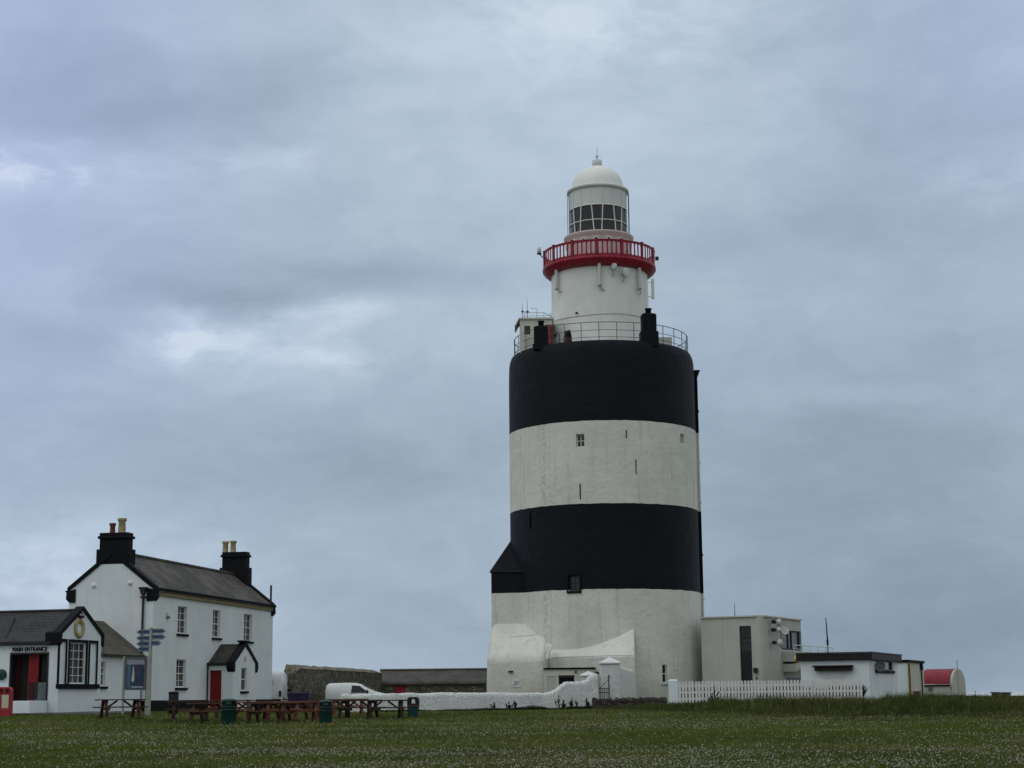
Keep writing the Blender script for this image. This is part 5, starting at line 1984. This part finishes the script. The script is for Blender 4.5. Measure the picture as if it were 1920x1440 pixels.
TABLES = [  # centre x in the photograph, distance, turn in degrees, wood, label
    (226, 68.0, 26, 'wood', 'dark picnic table standing alone by the information board'),
    (357, 66.5, 12, 'wood_grey', 'picnic table beside the black bin, leftmost of the row'),
    (399, 63.6, -14, 'wood', 'dark picnic table just left of the green bin nearest the red door'),
    (470, 67.0, 18, 'wood_red', 'reddish picnic table just right of the green bin by the red door'),
    (506, 64.2, -10, 'wood', 'dark picnic table below the white tall van'),
    (538, 67.6, -20, 'wood_red', 'reddish picnic table tucked behind the long one, below the purple container'),
    (436, 70.0, 8, 'wood', 'picnic table hidden behind the green bin by the red door'),
    (624, 72.5, 12, 'wood', 'picnic table just behind the middle green bin'),
    (560, 65.5, 14, 'wood_red', 'long reddish picnic table left of the middle green bin'),
    (652, 78.0, 8, 'wood_red', 'farther picnic table in front of the small white van'),
    (672, 70.0, -16, 'wood_grey', 'dark picnic table just right of the middle green bin'),
    (722, 69.0, 10, 'wood_grey', 'dark picnic table left of the end green bin by the white wall'),
]
_proto = {}
for px, Y, rz, wood, lab in TABLES:
    g = ground_at(px, Y)
    if wood not in _proto:
        T = make_table(wood, lab)
        T.location, T.rotation_euler.z = tuple(g), math.radians(rz)
        _proto[wood] = T
    else:
        copy_tree(_proto[wood], g, math.radians(rz), lab)
g = ground_at(452, 66.9)


# ---------------------------------------------------------------- litter bins
def bin_round(px, Y, yt, wpx, lab):
    g = ground_at(px, Y)
    R = wpx / 2 * Y / F_PX * 1.0
    H = at(px, yt, Y)[2] - g[2]
    B = thing('litter_bin', g, lab, 'litter bin', 'litter bins on the lawn')
    c = g[:2]
    z = g[2]
    MB().lathe([(0, z), (R * .93, z), (R * .97, z + .03), (R, z + H * .66), (R * 1.03, z + H * .665), (R * 1.03, z + H * .70), (R * .98, z + H * .705), (0, z + H * .705)], c, 32) \
        .build('body', M['bin_green'], B)
    hd = MB()
    z0, z1 = z + H * .70, z + H * .90
    for a in (0.1, math.pi / 2 + .1, math.pi + .1, 3 * math.pi / 2 + .1):
        hd.lathe([(R * .90, z0), (R * .90, z1), (R * .99, z1), (R * .99, z0), (R * .90, z0)], c, 6, a - .38, a + .38)
    hd.build('hood_pillar', M['bin_green'], B)
    MB().lathe([(0, z1 - .02), (R * 1.02, z1 - .02), (R * 1.02, z1 + .03), (R * .90, z + H * .97), (R * .55, z + H), (0, z + H)], c, 32).build('lid', M['bin_green'], B)
    MB().lathe([(R * .8, z0), (R * .8, z1)], c, 24).build('liner', M['bin_black'], B)
    MB().lathe([(R * 1.035, z + H * .57), (R * 1.035, z + H * .585)], c, 32).build('band', M['grey_rail'], B)
    return B


bin_round(429.5, 62.6, 1310, 28, 'round dark green litter bin in front of the porch with the red door')
bin_round(611, 62.3, 1312.5, 25, 'round dark green litter bin in the middle of the picnic tables')


def bin_arched():
    px, Y = 775, 71.5
    g = ground_at(px, Y)
    F = Fr((g[0], g[1]), (1, -.1))
    z = g[2]
    wd = 20 * Y / F_PX / 2
    H = at(px, 1307, Y)[2] - z
    B = thing('litter_bin', g, 'green litter bin with open arched hood, beside the long white wall', 'litter bin', 'litter bins on the lawn')
    MB().loft([F.pt(a, b, z) for a, b in ((-wd * .9, .2), (wd * .9, .2), (wd * .9, -.2), (-wd * .9, -.2))],
              [F.pt(a, b, z + H * .62) for a, b in ((-wd, .22), (wd, .22), (wd, -.22), (-wd, -.22))]).build('body', M['bin_green'], B, bevel=.02)
    mb = MB()
    N = 12
    so, si = [], []
    z0 = z + H * .62
    out = [(-wd, z0), (-wd, z + H * .86), (-wd * .85, z + H * .96), (-wd * .6, z + H), (wd * .6, z + H), (wd * .85, z + H * .96), (wd, z + H * .86), (wd, z0)]
    inn = [(-wd * .5, z0 + .05), (-wd * .5, z + H * .78), (-wd * .45, z + H * .86), (-wd * .3, z + H * .9), (wd * .3, z + H * .9), (wd * .45, z + H * .86), (wd * .5, z + H * .78), (wd * .5, z0 + .05)]
    n = len(out)
    vs = [F.pt(u, .22, zz) for u, zz in out + inn] + [F.pt(u, -.22, zz) for u, zz in out + inn]
    fs = []
    for k in range(n):
        j = (k + 1) % n
        fs += [(k, j, n + j, n + k), (2 * n + k, 3 * n + k, 3 * n + j, 2 * n + j), (k, 2 * n + k, 2 * n + j, j), (n + k, n + j, 3 * n + j, 3 * n + k)]
    mb.add(vs, fs)
    mb.build('hood', M['bin_black'], B)
    MB().fbox(F, -wd - .01, wd + .01, -.23, .23, z + H * .57, z + H * .615).build('band', M['wood_red'], B)


bin_arched()


def bin_black():
    px, Y = 325.5, 75.5
    g = ground_at(px, Y)
    z = g[2]
    H = at(px, 1296.5, Y)[2] - z
    R = 9.3 * Y / F_PX
    B = thing('black_bin', g, 'black cylindrical bin in front of the lower house window', 'litter bin', 'litter bins on the lawn')
    MB().lathe([(0, z), (R * .92, z), (R, z + H * .93), (0, z + H * .93)], g[:2], 28).build('body', M['bin_black'], B)
    MB().lathe([(0, z + H * .91), (R * 1.05, z + H * .91), (R * 1.05, z + H * .96), (R * .7, z + H), (0, z + H)], g[:2], 28).build('lid', M['bin_black'], B)


bin_black()


# ---------------------------------------------------------------- direction signpost and information board
def build_signs():
    Y = 72.0
    g = ground_at(279.5, Y)
    S = thing('direction_signpost', g, 'grey post with seven blue finger signs in front of the house', 'signpost')
    zt = at(283, 1180, Y)[2]
    MB().tube((g[0], g[1], g[2] - .1), (g[0], g[1], zt + .04), .075, 14).lathe([(0, zt + .03), (.085, zt + .04), (0, zt + .10)], g[:2], 14).build('post', M['steel'], S)
    k = Y / F_PX
    arms = [(-1, 1185, 27, 0), (-1, 1196.5, 27, .08), (-1, 1207, 27, -.1), (-1, 1217, 25, .05), (1, 1183.5, 28, .1), (1, 1194.5, 28, 0), (1, 1206, 16, .9)]
    for sd, y, ln, yaw in arms:
        z = at(283, y, Y)[2]
        L = ln * k / max(.6, math.cos(yaw))
        d = np.array([sd * math.cos(yaw), -math.sin(yaw) * .5, 0])
        d /= np.linalg.norm(d)
        nn = np.array([d[1], -d[0], 0])
        o = np.array([g[0], g[1], 0]) + nn * 0
        h = .105
        P = [(.07, z - h), (L - .14, z - h), (L, z), (L - .14, z + h), (.07, z + h)]
        a = MB().prism([o + d * u + nn * .02 + np.array([0, 0, zz]) for u, zz in P], -nn * .04).build('sign_arm', M['sign_blue'], S)
        mb = MB()
        sdn = -1 if nn[1] < 0 else 1
        for s in (1, -1):
            off = nn * (.023 * s)
            P2 = [(.09, z - h + .025), (L - .15, z - h + .025), (L - .035, z), (L - .15, z + h - .025), (.09, z + h - .025)]
            mb.path([o + d * u + off + np.array([0, 0, zz]) for u, zz in P2], .007, 4)
        mb.build('border', M['dish'], a)
    # information board on two posts
    Y = 73.0
    a, b = at(233, 1300, Y), at(273.5, 1300, Y)
    F = Fr(a[:2], (b - a)[:2])
    wd = float(np.linalg.norm((b - a)[:2]))
    gb = ground_at(253, Y)
    I = thing('information_board', gb, 'blue poster board on two grey posts beside the signpost', 'sign')
    z1, z0 = F.uz(253, 1232)[1], F.uz(253, 1294)[1]
    for u in (-.05, wd + .02):
        MB().tube(F.pt(u, -.03, float(gb[2]) - .15), F.pt(u, -.03, z1 + .03), .055, 10).build('post', M['steel'], I)
    fr = MB()
    b = .06
    fr.fbox(F, .0, b, .0, .06, z0, z1).fbox(F, wd - b - .02, wd - .02, .0, .06, z0, z1).fbox(F, b, wd - b - .02, .0, .058, z0, z0 + b).fbox(F, b, wd - b - .02, .0, .058, z1 - b, z1)
    fr.fbox(F, .0, wd - .02, -.04, -.001, z0, z1)
    fr.build('frame', M['grey_rail'], I)
    w0, w1, h0, h1 = b, wd - b - .02, z0 + b, z1 - b
    M['poster_sea'] = mat('poster_sea_blue', (.035, .06, .125), .35, .35, 5.0)
    M['poster_sky'] = mat('poster_light_blue', (.07, .16, .28), .35, .15, 3.0)
    M['poster_head'] = mat('poster_heading', (.30, .34, .44), .35, .1, 3.0)
    ps = MB()
    H = h1 - h0
    W = w1 - w0
    x = lambda t: w0 + W * t
    z = lambda t: h0 + H * t
    ps.m = 0
    ps.fbox(F, x(0), x(1), .002, .012, z(0), z(.80))
    ps.m = 2
    ps.fbox(F, x(0), x(1), .002, .012, z(.802), z(1))
    ps.m = 1
    ps.fbox(F, x(.02), x(.24), .012, .0145, z(.03), z(.79))
    ps.m = 3
    ps.prism([F.pt(x(t), .013, z(q)) for t, q in ((.30, .28), (.36, .20), (.45, .28), (.44, .52), (.40, .74), (.385, .78), (.37, .74), (.33, .5))], F.n * .004)
    ps.m = 2
    ps.fbox(F, x(.28), x(.95), .012, .0145, z(.03), z(.08))
    ps.build('poster', [M['poster_sea'], M['poster_sky'], M['poster_head'], M['kiosk_cream']], I)


build_signs()


# ---------------------------------------------------------------- red-framed booth at the left edge
def build_booth():
    Y = 70.0
    g = ground_at(8, Y)
    F = Fr(at(-14, 1300, Y)[:2], (1, -.06))
    z0 = float(g[2])
    u1 = F.uz(20, 1300)[0]
    zt = F.uz(5, 1288)[1]
    zm = F.uz(5, 1303)[1]
    B = thing('red_kiosk_unit', g, 'red rounded unit with cream front panels at the left edge of the lawn', 'kiosk')
    r = .16
    P = [(0, z0 - .05), (u1, z0 - .05), (u1, zt - r)] + [(u1 - r + r * math.cos(t), zt - r + r * math.sin(t)) for t in np.linspace(.3, math.pi / 2, 5)] + \
        [(r + r * math.cos(t), zt - r + r * math.sin(t)) for t in np.linspace(math.pi / 2, math.pi, 6)]
    MB().prism([F.pt(u, 0, z) for u, z in P], -F.n * .34).build('body', M['kiosk_red'], B, bevel=.025)
    zb = F.uz(5, 1328)[1]
    uc = F.uz(1.5, 1300)[0]
    MB().fbox(F, F.uz(4, 1300)[0], F.uz(17, 1300)[0], .002, .02, zb, zm).build('front_panel', M['kiosk_cream'], B, bevel=.01)
    MB().fbox(F, .06, F.uz(0.5, 1300)[0], .002, .02, zb, zm).build('front_panel', M['kiosk_cream'], B, bevel=.01)
    for x in (14, 2, -8):
        u, z = F.uz(x, 1295.5)
        MB().disc(F.pt(u, .0, z), F.n, .09, .02, 18, -.01).build('round_opening', M['dark_red'], B)
    MB().fbox(F, 0, u1, .0, .09, z0 - .05, F.uz(5, 1330)[1]).build('base_strip', M['kiosk_red'], B, bevel=.02)


build_booth()


# ---------------------------------------------------------------- vans and the purple skip
def van_body(stations, hw):
    """stations: side outline as (x, z_sill, z_belt, z_roof, roof half width)."""
    secs = []
    for x, zs, zb, zr, wr in stations:
        zr = max(zr, zb + .02)
        s = [(x, hw * .93, zs), (x, hw, zs + .12), (x, hw, zb), (x, wr + .04, zb + (zr - zb) * .82), (x, wr * .86, zr), (x, 0, zr + .02)]
        s += [(a, -b, c) for a, b, c in s[-2::-1]]
        secs.append(s)
    return secs


def make_van(lab, loc, rz, L, H, hw, tall):
    V = thing('white_van', loc, lab, 'van', 'white vans parked by the stone building', 0.)
    ORG[V.name] = np.zeros(3)
    V.rotation_euler.z = rz
    r = .30 if not tall else .34
    if tall:
        st = [(-L / 2, .42, 1.25, H - .42, hw * .86), (-L / 2 + .06, .34, 1.3, H - .14, hw * .9), (-L / 2 + .3, .3, 1.3, H, hw * .9), (L * .2, .3, 1.3, H, hw * .9), (L * .27, .3, 1.3, H - .12, hw * .86),
              (L * .40, .3, 1.25, 1.55, hw * .82), (L * .47, .3, 1.0, 1.12, hw * .85), (L / 2, .36, .75, .82, hw * .85)]
    else:
        st = [(-L / 2, .40, 1.0, 1.30, hw * .84), (-L / 2 + .05, .30, 1.02, H - .16, hw * .86), (-L / 2 + .22, .27, 1.02, H - .03, hw * .88), (-L * .2, .26, 1.02, H, hw * .88), (-L * .03, .26, 1.02, H - .02, hw * .87),
              (L * .06, .26, 1.02, H - .10, hw * .84), (L * .16, .26, 1.01, H - .30, hw * .80), (L * .30, .26, .98, 1.08, hw * .80), (L * .42, .28, .88, .96, hw * .82), (L * .48, .30, .70, .78, hw * .82), (L / 2, .34, .58, .62, hw * .80)]
    secs = van_body(st, hw)
    k = len(secs[0])
    mb = MB()
    mb.smooth = True
    vs = [p for s in secs for p in s]
    fs = [(i * k + q, i * k + q + 1, (i + 1) * k + q + 1, (i + 1) * k + q) for i in range(len(secs) - 1) for q in range(k - 1)]
    fs += [(i * k, (i + 1) * k, (i + 1) * k + k - 1, i * k + k - 1) for i in range(len(secs) - 1)]
    fs += [tuple(range(k - 1, -1, -1)), tuple(range(len(vs) - k, len(vs)))]
    mb.add(vs, fs)
    body = mb.build('body', M['van_white'], V)
    for x in (-L * .31, L * .32):
        for s in (-1, 1):
            wl = MB().tube((x, s * (hw - .20), r), (x, s * (hw + .01), r), r, 24).build('wheel', M['tyre'], V)
            MB().tube((x, s * (hw + .008), r), (x, s * (hw + .02), r), r * .6, 16).build('hub_cap', M['steel'], wl)
    # side windows (real panes just proud of the leaning sides)
    def side(x, z, s):
        if tall:
            H1, x0, x1, wr = H, L * .27, L * .40, hw * .84
        zb = 1.02 if not tall else 1.3
        t = max(0, min(1, (z - zb) / ((H - zb) * .82)))
        return (x, s * (hw + (hw * .87 + .04 - hw) * t + .012), z)
    for s in (-1, 1):
        if not tall:
            P = [(-L * .10, 1.03), (L * .15, 1.03), (L * .135, 1.16), (L * .035, H - .19), (-L * .085, H - .16)]
        else:
            P = [(L * .16, 1.33), (L * .36, 1.33), (L * .30, 1.75), (L * .25, H - .42), (L * .16, H - .40)]
        q = [side(x, z, s) for x, z in P]
        MB().prism(q, (0, -s * .03, 0)).build('side_window', M['glass_dark'], V)
        MB().box(L * .14, L * .17, *sorted((s * (hw + .02), s * (hw + .2))), 1.02, 1.2).build('wing_mirror', M['bin_black'], V)
        for xs_ in ((-L * .115, .17) if not tall else (L * .12,)):
            x_ = xs_ if abs(xs_) != .17 else L * .17
            MB().box(x_ - .008, x_ + .008, *sorted((s * (hw - .02), s * (hw + .006))), .42, 1.0).build('door_gap', M['grey_rail'], V)
        MB().bar((-L * .42, s * (hw + .006), .55), (L * .2, s * (hw + .006), .55), .02, .07).build('side_strip', M['bin_black'], V)
    if not tall:
        a = [(L * .075, .60, H - .12), (L * .075, -.60, H - .12), (L * .295, -.66, 1.11), (L * .295, .66, 1.11)]
        MB().loft([(x + .02, y, z + .03) for x, y, z in a], [(x - .05, y, z - .01) for x, y, z in a]).build('windscreen', M['glass_blue'], V)
    else:
        a = [(L * .285, .72, H - .22), (L * .285, -.72, H - .22), (L * .395, -.78, 1.6), (L * .395, .78, 1.6)]
        MB().loft([(x + .03, y, z + .02) for x, y, z in a], [(x - .05, y, z - .01) for x, y, z in a]).build('windscreen', M['glass_blue'], V)
    xr = -L / 2
    MB().box(xr - .07, xr + .1, -hw * .96, hw * .96, .36, .58).build('rear_bumper', M['bin_black'], V, bevel=.03)
    MB().box(xr + L - .1, xr + L + .05, -hw * .92, hw * .92, .3, .52).build('front_bumper', M['bin_black'], V, bevel=.03)
    for s in (-1, 1):
        MB().box(xr - .02, xr + .06, *sorted((s * hw * .82, s * hw * .97)), .72, 1.05).build('tail_light', M['dark_red'], V)
        MB().box(xr + L - .16, xr + L - .02, *sorted((s * hw * .55, s * hw * .82)), .62, .78).build('headlight', M['glass_blue'], V)
    MB().box(xr - .015, xr + .03, -.006, .006, .5, (H - .45) if tall else 1.3).build('door_seam', M['grey_rail'], V)
    if tall:
        MB().box(xr - .05, xr + .02, -.38, -.08, .98, 1.06).build('door_handle', M['bin_black'], V)
        MB().box(xr - .02, xr + .02, -.28, .28, .66, .84).build('number_plate', M['kiosk_cream'], V)
        MB().disc((xr + .0, -.32, 1.56), (-1, 0, 0), .2, .03, 20, .0).build('emblem', M['dish'], V)
    return V


q = at(671, 1300, 112)
make_van('small white panel van seen from the side behind the garden wall', (q[0], 112, float(gz(q[0], 112))), math.radians(3), 4.1, 1.66, .84, False)
q = at(508, 1300, 104)
make_van('tall white van seen from the rear, half hidden behind the house', (q[0] - .42, 104 + 2.6, float(gz(q[0], 104))), math.radians(92), 5.2, 2.22, .98, True)


def build_skip():
    a, b = at(539, 1305, 101), at(579, 1305, 101)
    F = Fr(a[:2], (1, 0))
    wd = b[0] - a[0]
    z0 = float(gz(a[0], 101))
    zt = F.uz(560, 1299)[1]
    S = thing('purple_container', F.pt(wd / 2, -.5, z0), 'low dark purple container beside the tall white van', 'container')
    MB().loft([F.pt(u, v, z0 + .08) for u, v in ((.1, -.04), (wd - .1, -.04), (wd - .1, -.96), (.1, -.96))], [F.pt(u, v, zt - .12) for u, v in ((0, 0), (wd, 0), (wd, -1), (0, -1))]) \
        .build('body', M['purple'], S, bevel=.02)
    MB().fbox(F, -.03, wd + .03, -1.03, .03, zt - .117, zt).build('lid', M['purple'], S, bevel=.02)
    for u in (.2, wd - .2):
        MB().tube(F.pt(u - .04, -.2, z0 + .06), F.pt(u + .04, -.2, z0 + .06), .07, 12).build('wheel', M['tyre'], S)


build_skip()


# ---------------------------------------------------------------- grass, clover and weeds
def blade_mat(name, stops, rough=.7):
    m, t, b = base_mat(name, 1.0, .0)
    g = t.new('ShaderNodeNewGeometry')
    k = t.ramp(g.outputs['Random Per Island'], stops)
    n = t.noise(g.outputs['Position'], .30, 5, .6).outputs['Fac']
    k = t.mix(t.maprange(n, .38, .62, 0., .55), k, t.ramp(g.outputs['Random Per Island'], [(p, (c[0] * 1.25, c[1] * .92, c[2] * 1.15)) for p, c in stops]))
    pt = t.noise(g.outputs['Position'], .11, 6, .62).outputs['Fac']
    k = t.mix(1.0, k, t.ramp(pt, [(.36, (.72, .78, .72)), (.5, (1, 1, 1)), (.62, (1.42, 1.30, 1.25))]), 'MULTIPLY')
    t.l.new(k, b.inputs['Base Color'])
    return m


def raw_mesh(name, verts, faces_n, loops, m):
    """Fast mesh from arrays; faces_n is the corner count per face (constant)."""
    me = bpy.data.meshes.new(name)
    nf = len(loops) // faces_n
    me.vertices.add(len(verts))
    me.vertices.foreach_set('co', np.ascontiguousarray(verts, dtype=np.float32).ravel())
    me.loops.add(len(loops))
    me.loops.foreach_set('vertex_index', np.ascontiguousarray(loops, dtype=np.int32))
    me.polygons.add(nf)
    me.polygons.foreach_set('loop_start', np.arange(nf, dtype=np.int32) * faces_n)
    me.polygons.foreach_set('loop_total', np.full(nf, faces_n, dtype=np.int32))
    me.materials.append(m)
    me.update(calc_edges=True)
    ob = bpy.data.objects.new(name, me)
    COL.objects.link(ob)
    return ob


def vnoise(x, y, s, seed):
    """Smooth value noise in 0..1."""
    r = np.random.default_rng(seed)
    G = r.random((256, 256))
    x, y = np.asarray(x) / s + 1000.3, np.asarray(y) / s + 1000.7
    i, j = np.floor(x).astype(int), np.floor(y).astype(int)
    fx, fy = x - i, y - j
    fx, fy = fx * fx * (3 - 2 * fx), fy * fy * (3 - 2 * fy)
    g = lambda a, b: G[a % 256, b % 256]
    return (g(i, j) * (1 - fx) + g(i + 1, j) * fx) * (1 - fy) + (g(i, j + 1) * (1 - fx) + g(i + 1, j + 1) * fx) * fy


def blades(name, x, y, h, wd, lean, m, seed=1, z0=None):
    """Bent two-segment blades: 5 vertices, a quad split into triangles plus a tip."""
    r = np.random.default_rng(seed)
    n = len(x)
    z = gz(x, y) - .02 if z0 is None else z0
    a = r.random(n) * 2 * math.pi
    dx, dy = np.cos(a), np.sin(a)
    b = r.random(n) * 2 * math.pi
    lx, ly = np.cos(b) * lean, np.sin(b) * lean
    V_ = np.zeros((n, 5, 3))
    for k, (t, ww) in enumerate(((0, 1), (0, -1), (.55, .75), (.55, -.75), (1, 0))):
        V_[:, k, 0] = x + dx * wd * ww / 2 + lx * h * t * t
        V_[:, k, 1] = y + dy * wd * ww / 2 + ly * h * t * t
        V_[:, k, 2] = z + h * t * (1 - .25 * lean * t)
    base = (np.arange(n) * 5)[:, None]
    T = np.concatenate([base + np.array([[0, 1, 3]]), base + np.array([[0, 3, 2]]), base + np.array([[2, 3, 4]])], axis=1).ravel()
    return raw_mesh(name, V_.reshape(-1, 3), 3, T, m)


def build_lawn():
    r = np.random.default_rng(21)
    n = 210000
    u = r.random(n)
    d = 1 / (1 / 27.0 + (1 / 99.0 - 1 / 27.0) * u)
    s = r.uniform(-.36, .36, n)
    x = s * d
    keep = ~((x < -16.5) & (d > 71.6)) & ~((x < -10) & (d > 83))
    x, d = x[keep], d[keep]
    n = len(x)
    big = vnoise(x, d, 6, 1) * .6 + vnoise(x, d, 2.2, 2) * .4
    h = (.035 + .075 * r.random(n)) * (.6 + .9 * big) * (1 + (d > 60) * .25)
    wd = np.maximum(.009, d * .00028) * (.7 + .8 * r.random(n))
    st = [(0, (0.053, 0.087, 0.023)), (.35, (0.080, 0.120, 0.034)), (.6, (0.104, 0.142, 0.048)), (.82, (0.131, 0.146, 0.068)), (.95, (0.170, 0.161, 0.122)), (1, (0.226, 0.211, 0.205))]
    o = blades('lawn_grass', x, d, h, wd, .35 + .5 * r.random(n), blade_mat('lawn_blades', st), 5)
    tag(o, 'short mown green grass of the lawn', 'grass', kind='stuff')
    # white clover heads in drifts
    n = 210000
    u = r.random(n)
    d = 1 / (1 / 27.0 + (1 / 78.0 - 1 / 27.0) * u)
    x = r.uniform(-.36, .36, n) * d
    drift = vnoise(x * .45, d, 2.4, 7) * .5 + vnoise(x * .6, d, .9, 8) * .3 + vnoise(x, d, .35, 9) * .2
    fade = np.interp(d, [26, 30, 33, 37, 54, 62, 70, 78], [.25, .35, .6, 1, 1.1, .8, .35, .05])
    p = np.clip((drift - .38) * 3.4, .06, 1) * fade
    k = r.random(n) < p * .42
    x, d = x[k], d[k]
    n = len(x)
    R = (.010 + .009 * r.random(n))
    z = gz(x, d) + .035 + .075 * r.random(n)
    oct_ = np.array([(1, 0, 0), (-1, 0, 0), (0, 1, 0), (0, -1, 0), (0, 0, .9), (0, 0, -.7)])
    V_ = np.stack([x, d, z], 1)[:, None, :] + oct_[None] * R[:, None, None]
    tri = np.array([(0, 2, 4), (2, 1, 4), (1, 3, 4), (3, 0, 4), (2, 0, 5), (1, 2, 5), (3, 1, 5), (0, 3, 5)]).ravel()
    T = ((np.arange(n) * 6)[:, None] + tri[None]).ravel()
    m, t, b = base_mat('clover_heads', .8, .1)
    g = t.new('ShaderNodeNewGeometry')
    t.l.new(t.ramp(g.outputs['Random Per Island'], [(0, (0.112, 0.106, 0.066)), (.25, (0.190, 0.179, 0.132)), (.55, (0.280, 0.274, 0.220)), (.85, (0.403, 0.398, 0.341)), (1, (0.582, 0.577, 0.517))]), b.inputs['Base Color'])
    o = raw_mesh('clover_flowers', V_.reshape(-1, 3), 3, T, m)
    tag(o, 'white clover flower heads scattered in drifts over the lawn', 'flowers', kind='stuff')

    # tall rough grass along the fence and to the right
    n = 150000
    px = 1110 + (2040 - 1110) * r.random(n)
    front = np.interp(px, [1110, 1180, 1250, 1330, 1450, 1600, 1920, 2040], [94, 91, 80, 73, 66.5, 63, 60.5, 60])
    back = np.interp(px, [1110, 1250, 1255, 1620, 1625, 1690, 1700, 2040], [97.6, 97.4, 96.2, 95.6, 99.5, 101, 122, 124])
    t_ = r.random(n) ** 1.35
    d = front + (back - front) * t_ + r.normal(0, .5, n)
    d = d + (vnoise(px / 40, d * 0, .9, 77) - .5) * 9 * (1 - t_)
    d = np.minimum(d, back)
    x = (px - 960) / F_PX * d * .986
    q = vnoise(x, d, 7.0, 30) * .35 + vnoise(x, d, 2.6, 31) * .35 + vnoise(x, d, 1.0, 32) * .30
    q = np.clip((q - .5) * 1.7 + .5, 0, 1.2)
    edge = sstep(-.5, 6.5, d - front)
    h = (.08 + .50 * edge) * (.22 + 1.45 * q) * (.5 + .75 * r.random(n))
    h = h * np.interp(px, [1110, 1200, 1260, 1400, 1620, 1700, 2040], [.5, .75, .72, .80, .95, .90, .85])
    h = h * np.where(px < 1650, np.interp(d, [80, 92], [1, .58]), 1)
    h = h * np.interp(d, [60, 90, 98, 112, 124], [1, 1, .95, .75, .55])
    wd = .012 + .018 * r.random(n)
    st = [(0, (0.026, 0.045, 0.011)), (.35, (0.046, 0.074, 0.019)), (.62, (0.072, 0.096, 0.027)), (.84, (0.105, 0.119, 0.046)), (.94, (0.159, 0.152, 0.082)), (1, (0.270, 0.242, 0.160))]
    o = blades('tall_grass', x, d, h, wd, .15 + .55 * r.random(n), blade_mat('tall_grass_blades', st), 9)
    tag(o, 'tall rough grass bank in front of the picket fence', 'grass', kind='stuff')
    # rank grass growing behind the pickets
    n = 22000
    px = r.uniform(1274, 1608, n)
    d = r.uniform(97.4, 99.2, n)
    x = (px - 960) / F_PX * d * .986
    h = (.95 + .45 * vnoise(x, d, 1.6, 51)) * (.75 + .35 * r.random(n))
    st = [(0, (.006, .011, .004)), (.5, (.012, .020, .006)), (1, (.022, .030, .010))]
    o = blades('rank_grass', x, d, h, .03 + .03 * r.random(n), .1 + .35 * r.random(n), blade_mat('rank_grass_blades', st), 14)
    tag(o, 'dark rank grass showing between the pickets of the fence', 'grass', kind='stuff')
    # tufts at the foot of the white wall
    n = 9000
    px = r.uniform(690, 1112, n)
    Y = 92 + (px - 640) / 478 * 8 - .35 - np.abs(r.normal(0, .45, n))
    x = (px - 960) / F_PX * Y * .986
    q = vnoise(x, Y, 1.3, 41)
    h = (.05 + .22 * q * np.interp(px, [690, 880, 930, 1112], [.35, .5, 1, 1.25])) * (.5 + r.random(n))
    o = blades('wall_foot_grass', x, Y, h, .014 + .014 * r.random(n), .2 + .5 * r.random(n), blade_mat('wall_foot_blades', st), 12)
    tag(o, 'ragged grass growing along the foot of the whitewashed wall', 'grass', kind='stuff')


build_lawn()


def make_dock(lab, g, hgt, spread, seed):
    """A dark flowering dock: seed spike stem with strap leaves round its foot."""
    r = np.random.default_rng(seed)
    D = thing('dock_plant', g, lab, 'weed', 'dark weeds along the wall and fence')
    st = MB()
    top = np.array([g[0] + r.normal(0, .04), g[1], g[2] + hgt])
    stems = [(np.array(g), top)]
    for k in range(int(2 * spread)):
        q = np.array([g[0] + r.normal(0, .12 * spread), g[1] + r.normal(0, .08), g[2]])
        stems.append((q, q + np.array([r.normal(0, .10), r.normal(0, .06), hgt * r.uniform(.45, .85)])))
    for q0, q1 in stems:
        st.tube(q0, q1, .014, 5, .005)
        for k in range(16):
            t = .30 + .70 * r.random()
            p = q0 * (1 - t) + q1 * t
            a = r.random() * 6.28
            ln = .05 * (1.2 - t) + .025
            st.bar(p, p + np.array([math.cos(a) * ln, math.sin(a) * ln, ln * 1.6]), .022, .022, up=(.3, .5, .2))
    st.build('seed_stem', M['dock_stem'], D)
    lf = MB()
    for k in range(int(11 * spread)):
        a = r.random() * 6.28
        L = (.22 + .25 * r.random()) * hgt
        w_ = .035 + .03 * r.random()
        d = np.array([math.cos(a), math.sin(a), 0])
        s = np.array([-d[1], d[0], 0])
        z = r.random() * hgt * .45
        p0 = np.array(g) + np.array([0, 0, z])
        p1 = p0 + d * L * .35 + np.array([0, 0, L * .75])
        p2 = p0 + d * L * .75 + np.array([0, 0, L * 1.0])
        lf.add([p0, p1 - s * w_, p2, p1 + s * w_], [(0, 1, 2), (0, 2, 3)])
    lf.build('leaves', M['dock_leaf'], D, fix=False)
    return D


M['dock_stem'] = mat('dock_stem', (.030, .032, .018), .8, .4, 20)
M['dock_leaf'] = mat('dock_leaf', (.026, .044, .014), .7, .35, 12)
for i, (px, Y, hh, sp, lab) in enumerate([
        (926, 94.8, .50, .5, 'thin pale weed stalk, leftmost along the whitewashed wall'),
        (955, 95.2, .52, 1.6, 'bushy dark weed, left of the pair below the notice board'),
        (966, 95.3, .62, 1.4, 'taller spiky weed, right of the pair below the notice board'),
        (1047, 96.2, .95, .9, 'tallest slim dark weed against the raised end of the white wall'),
        (1057, 96.2, .60, 1.3, 'short dark weed between the two taller ones at the raised wall'),
        (1071, 96.3, .78, 1.5, 'dark leafy weed just left of the small gate pillar'),
        (1101, 96.6, .75, 1.0, 'dark weed at the corner of the small gate pillar'),
        (1340, 88.0, 1.15, 1.8, 'dark clump of weed standing against the picket fence'),
        (1830, 96.0, .95, .9, 'thin weed on the skyline near the tiny stone shelter')]):
    make_dock(lab, ground_at(px, Y), hh * (.8 if Y > 94 else 1), sp, 50 + i)
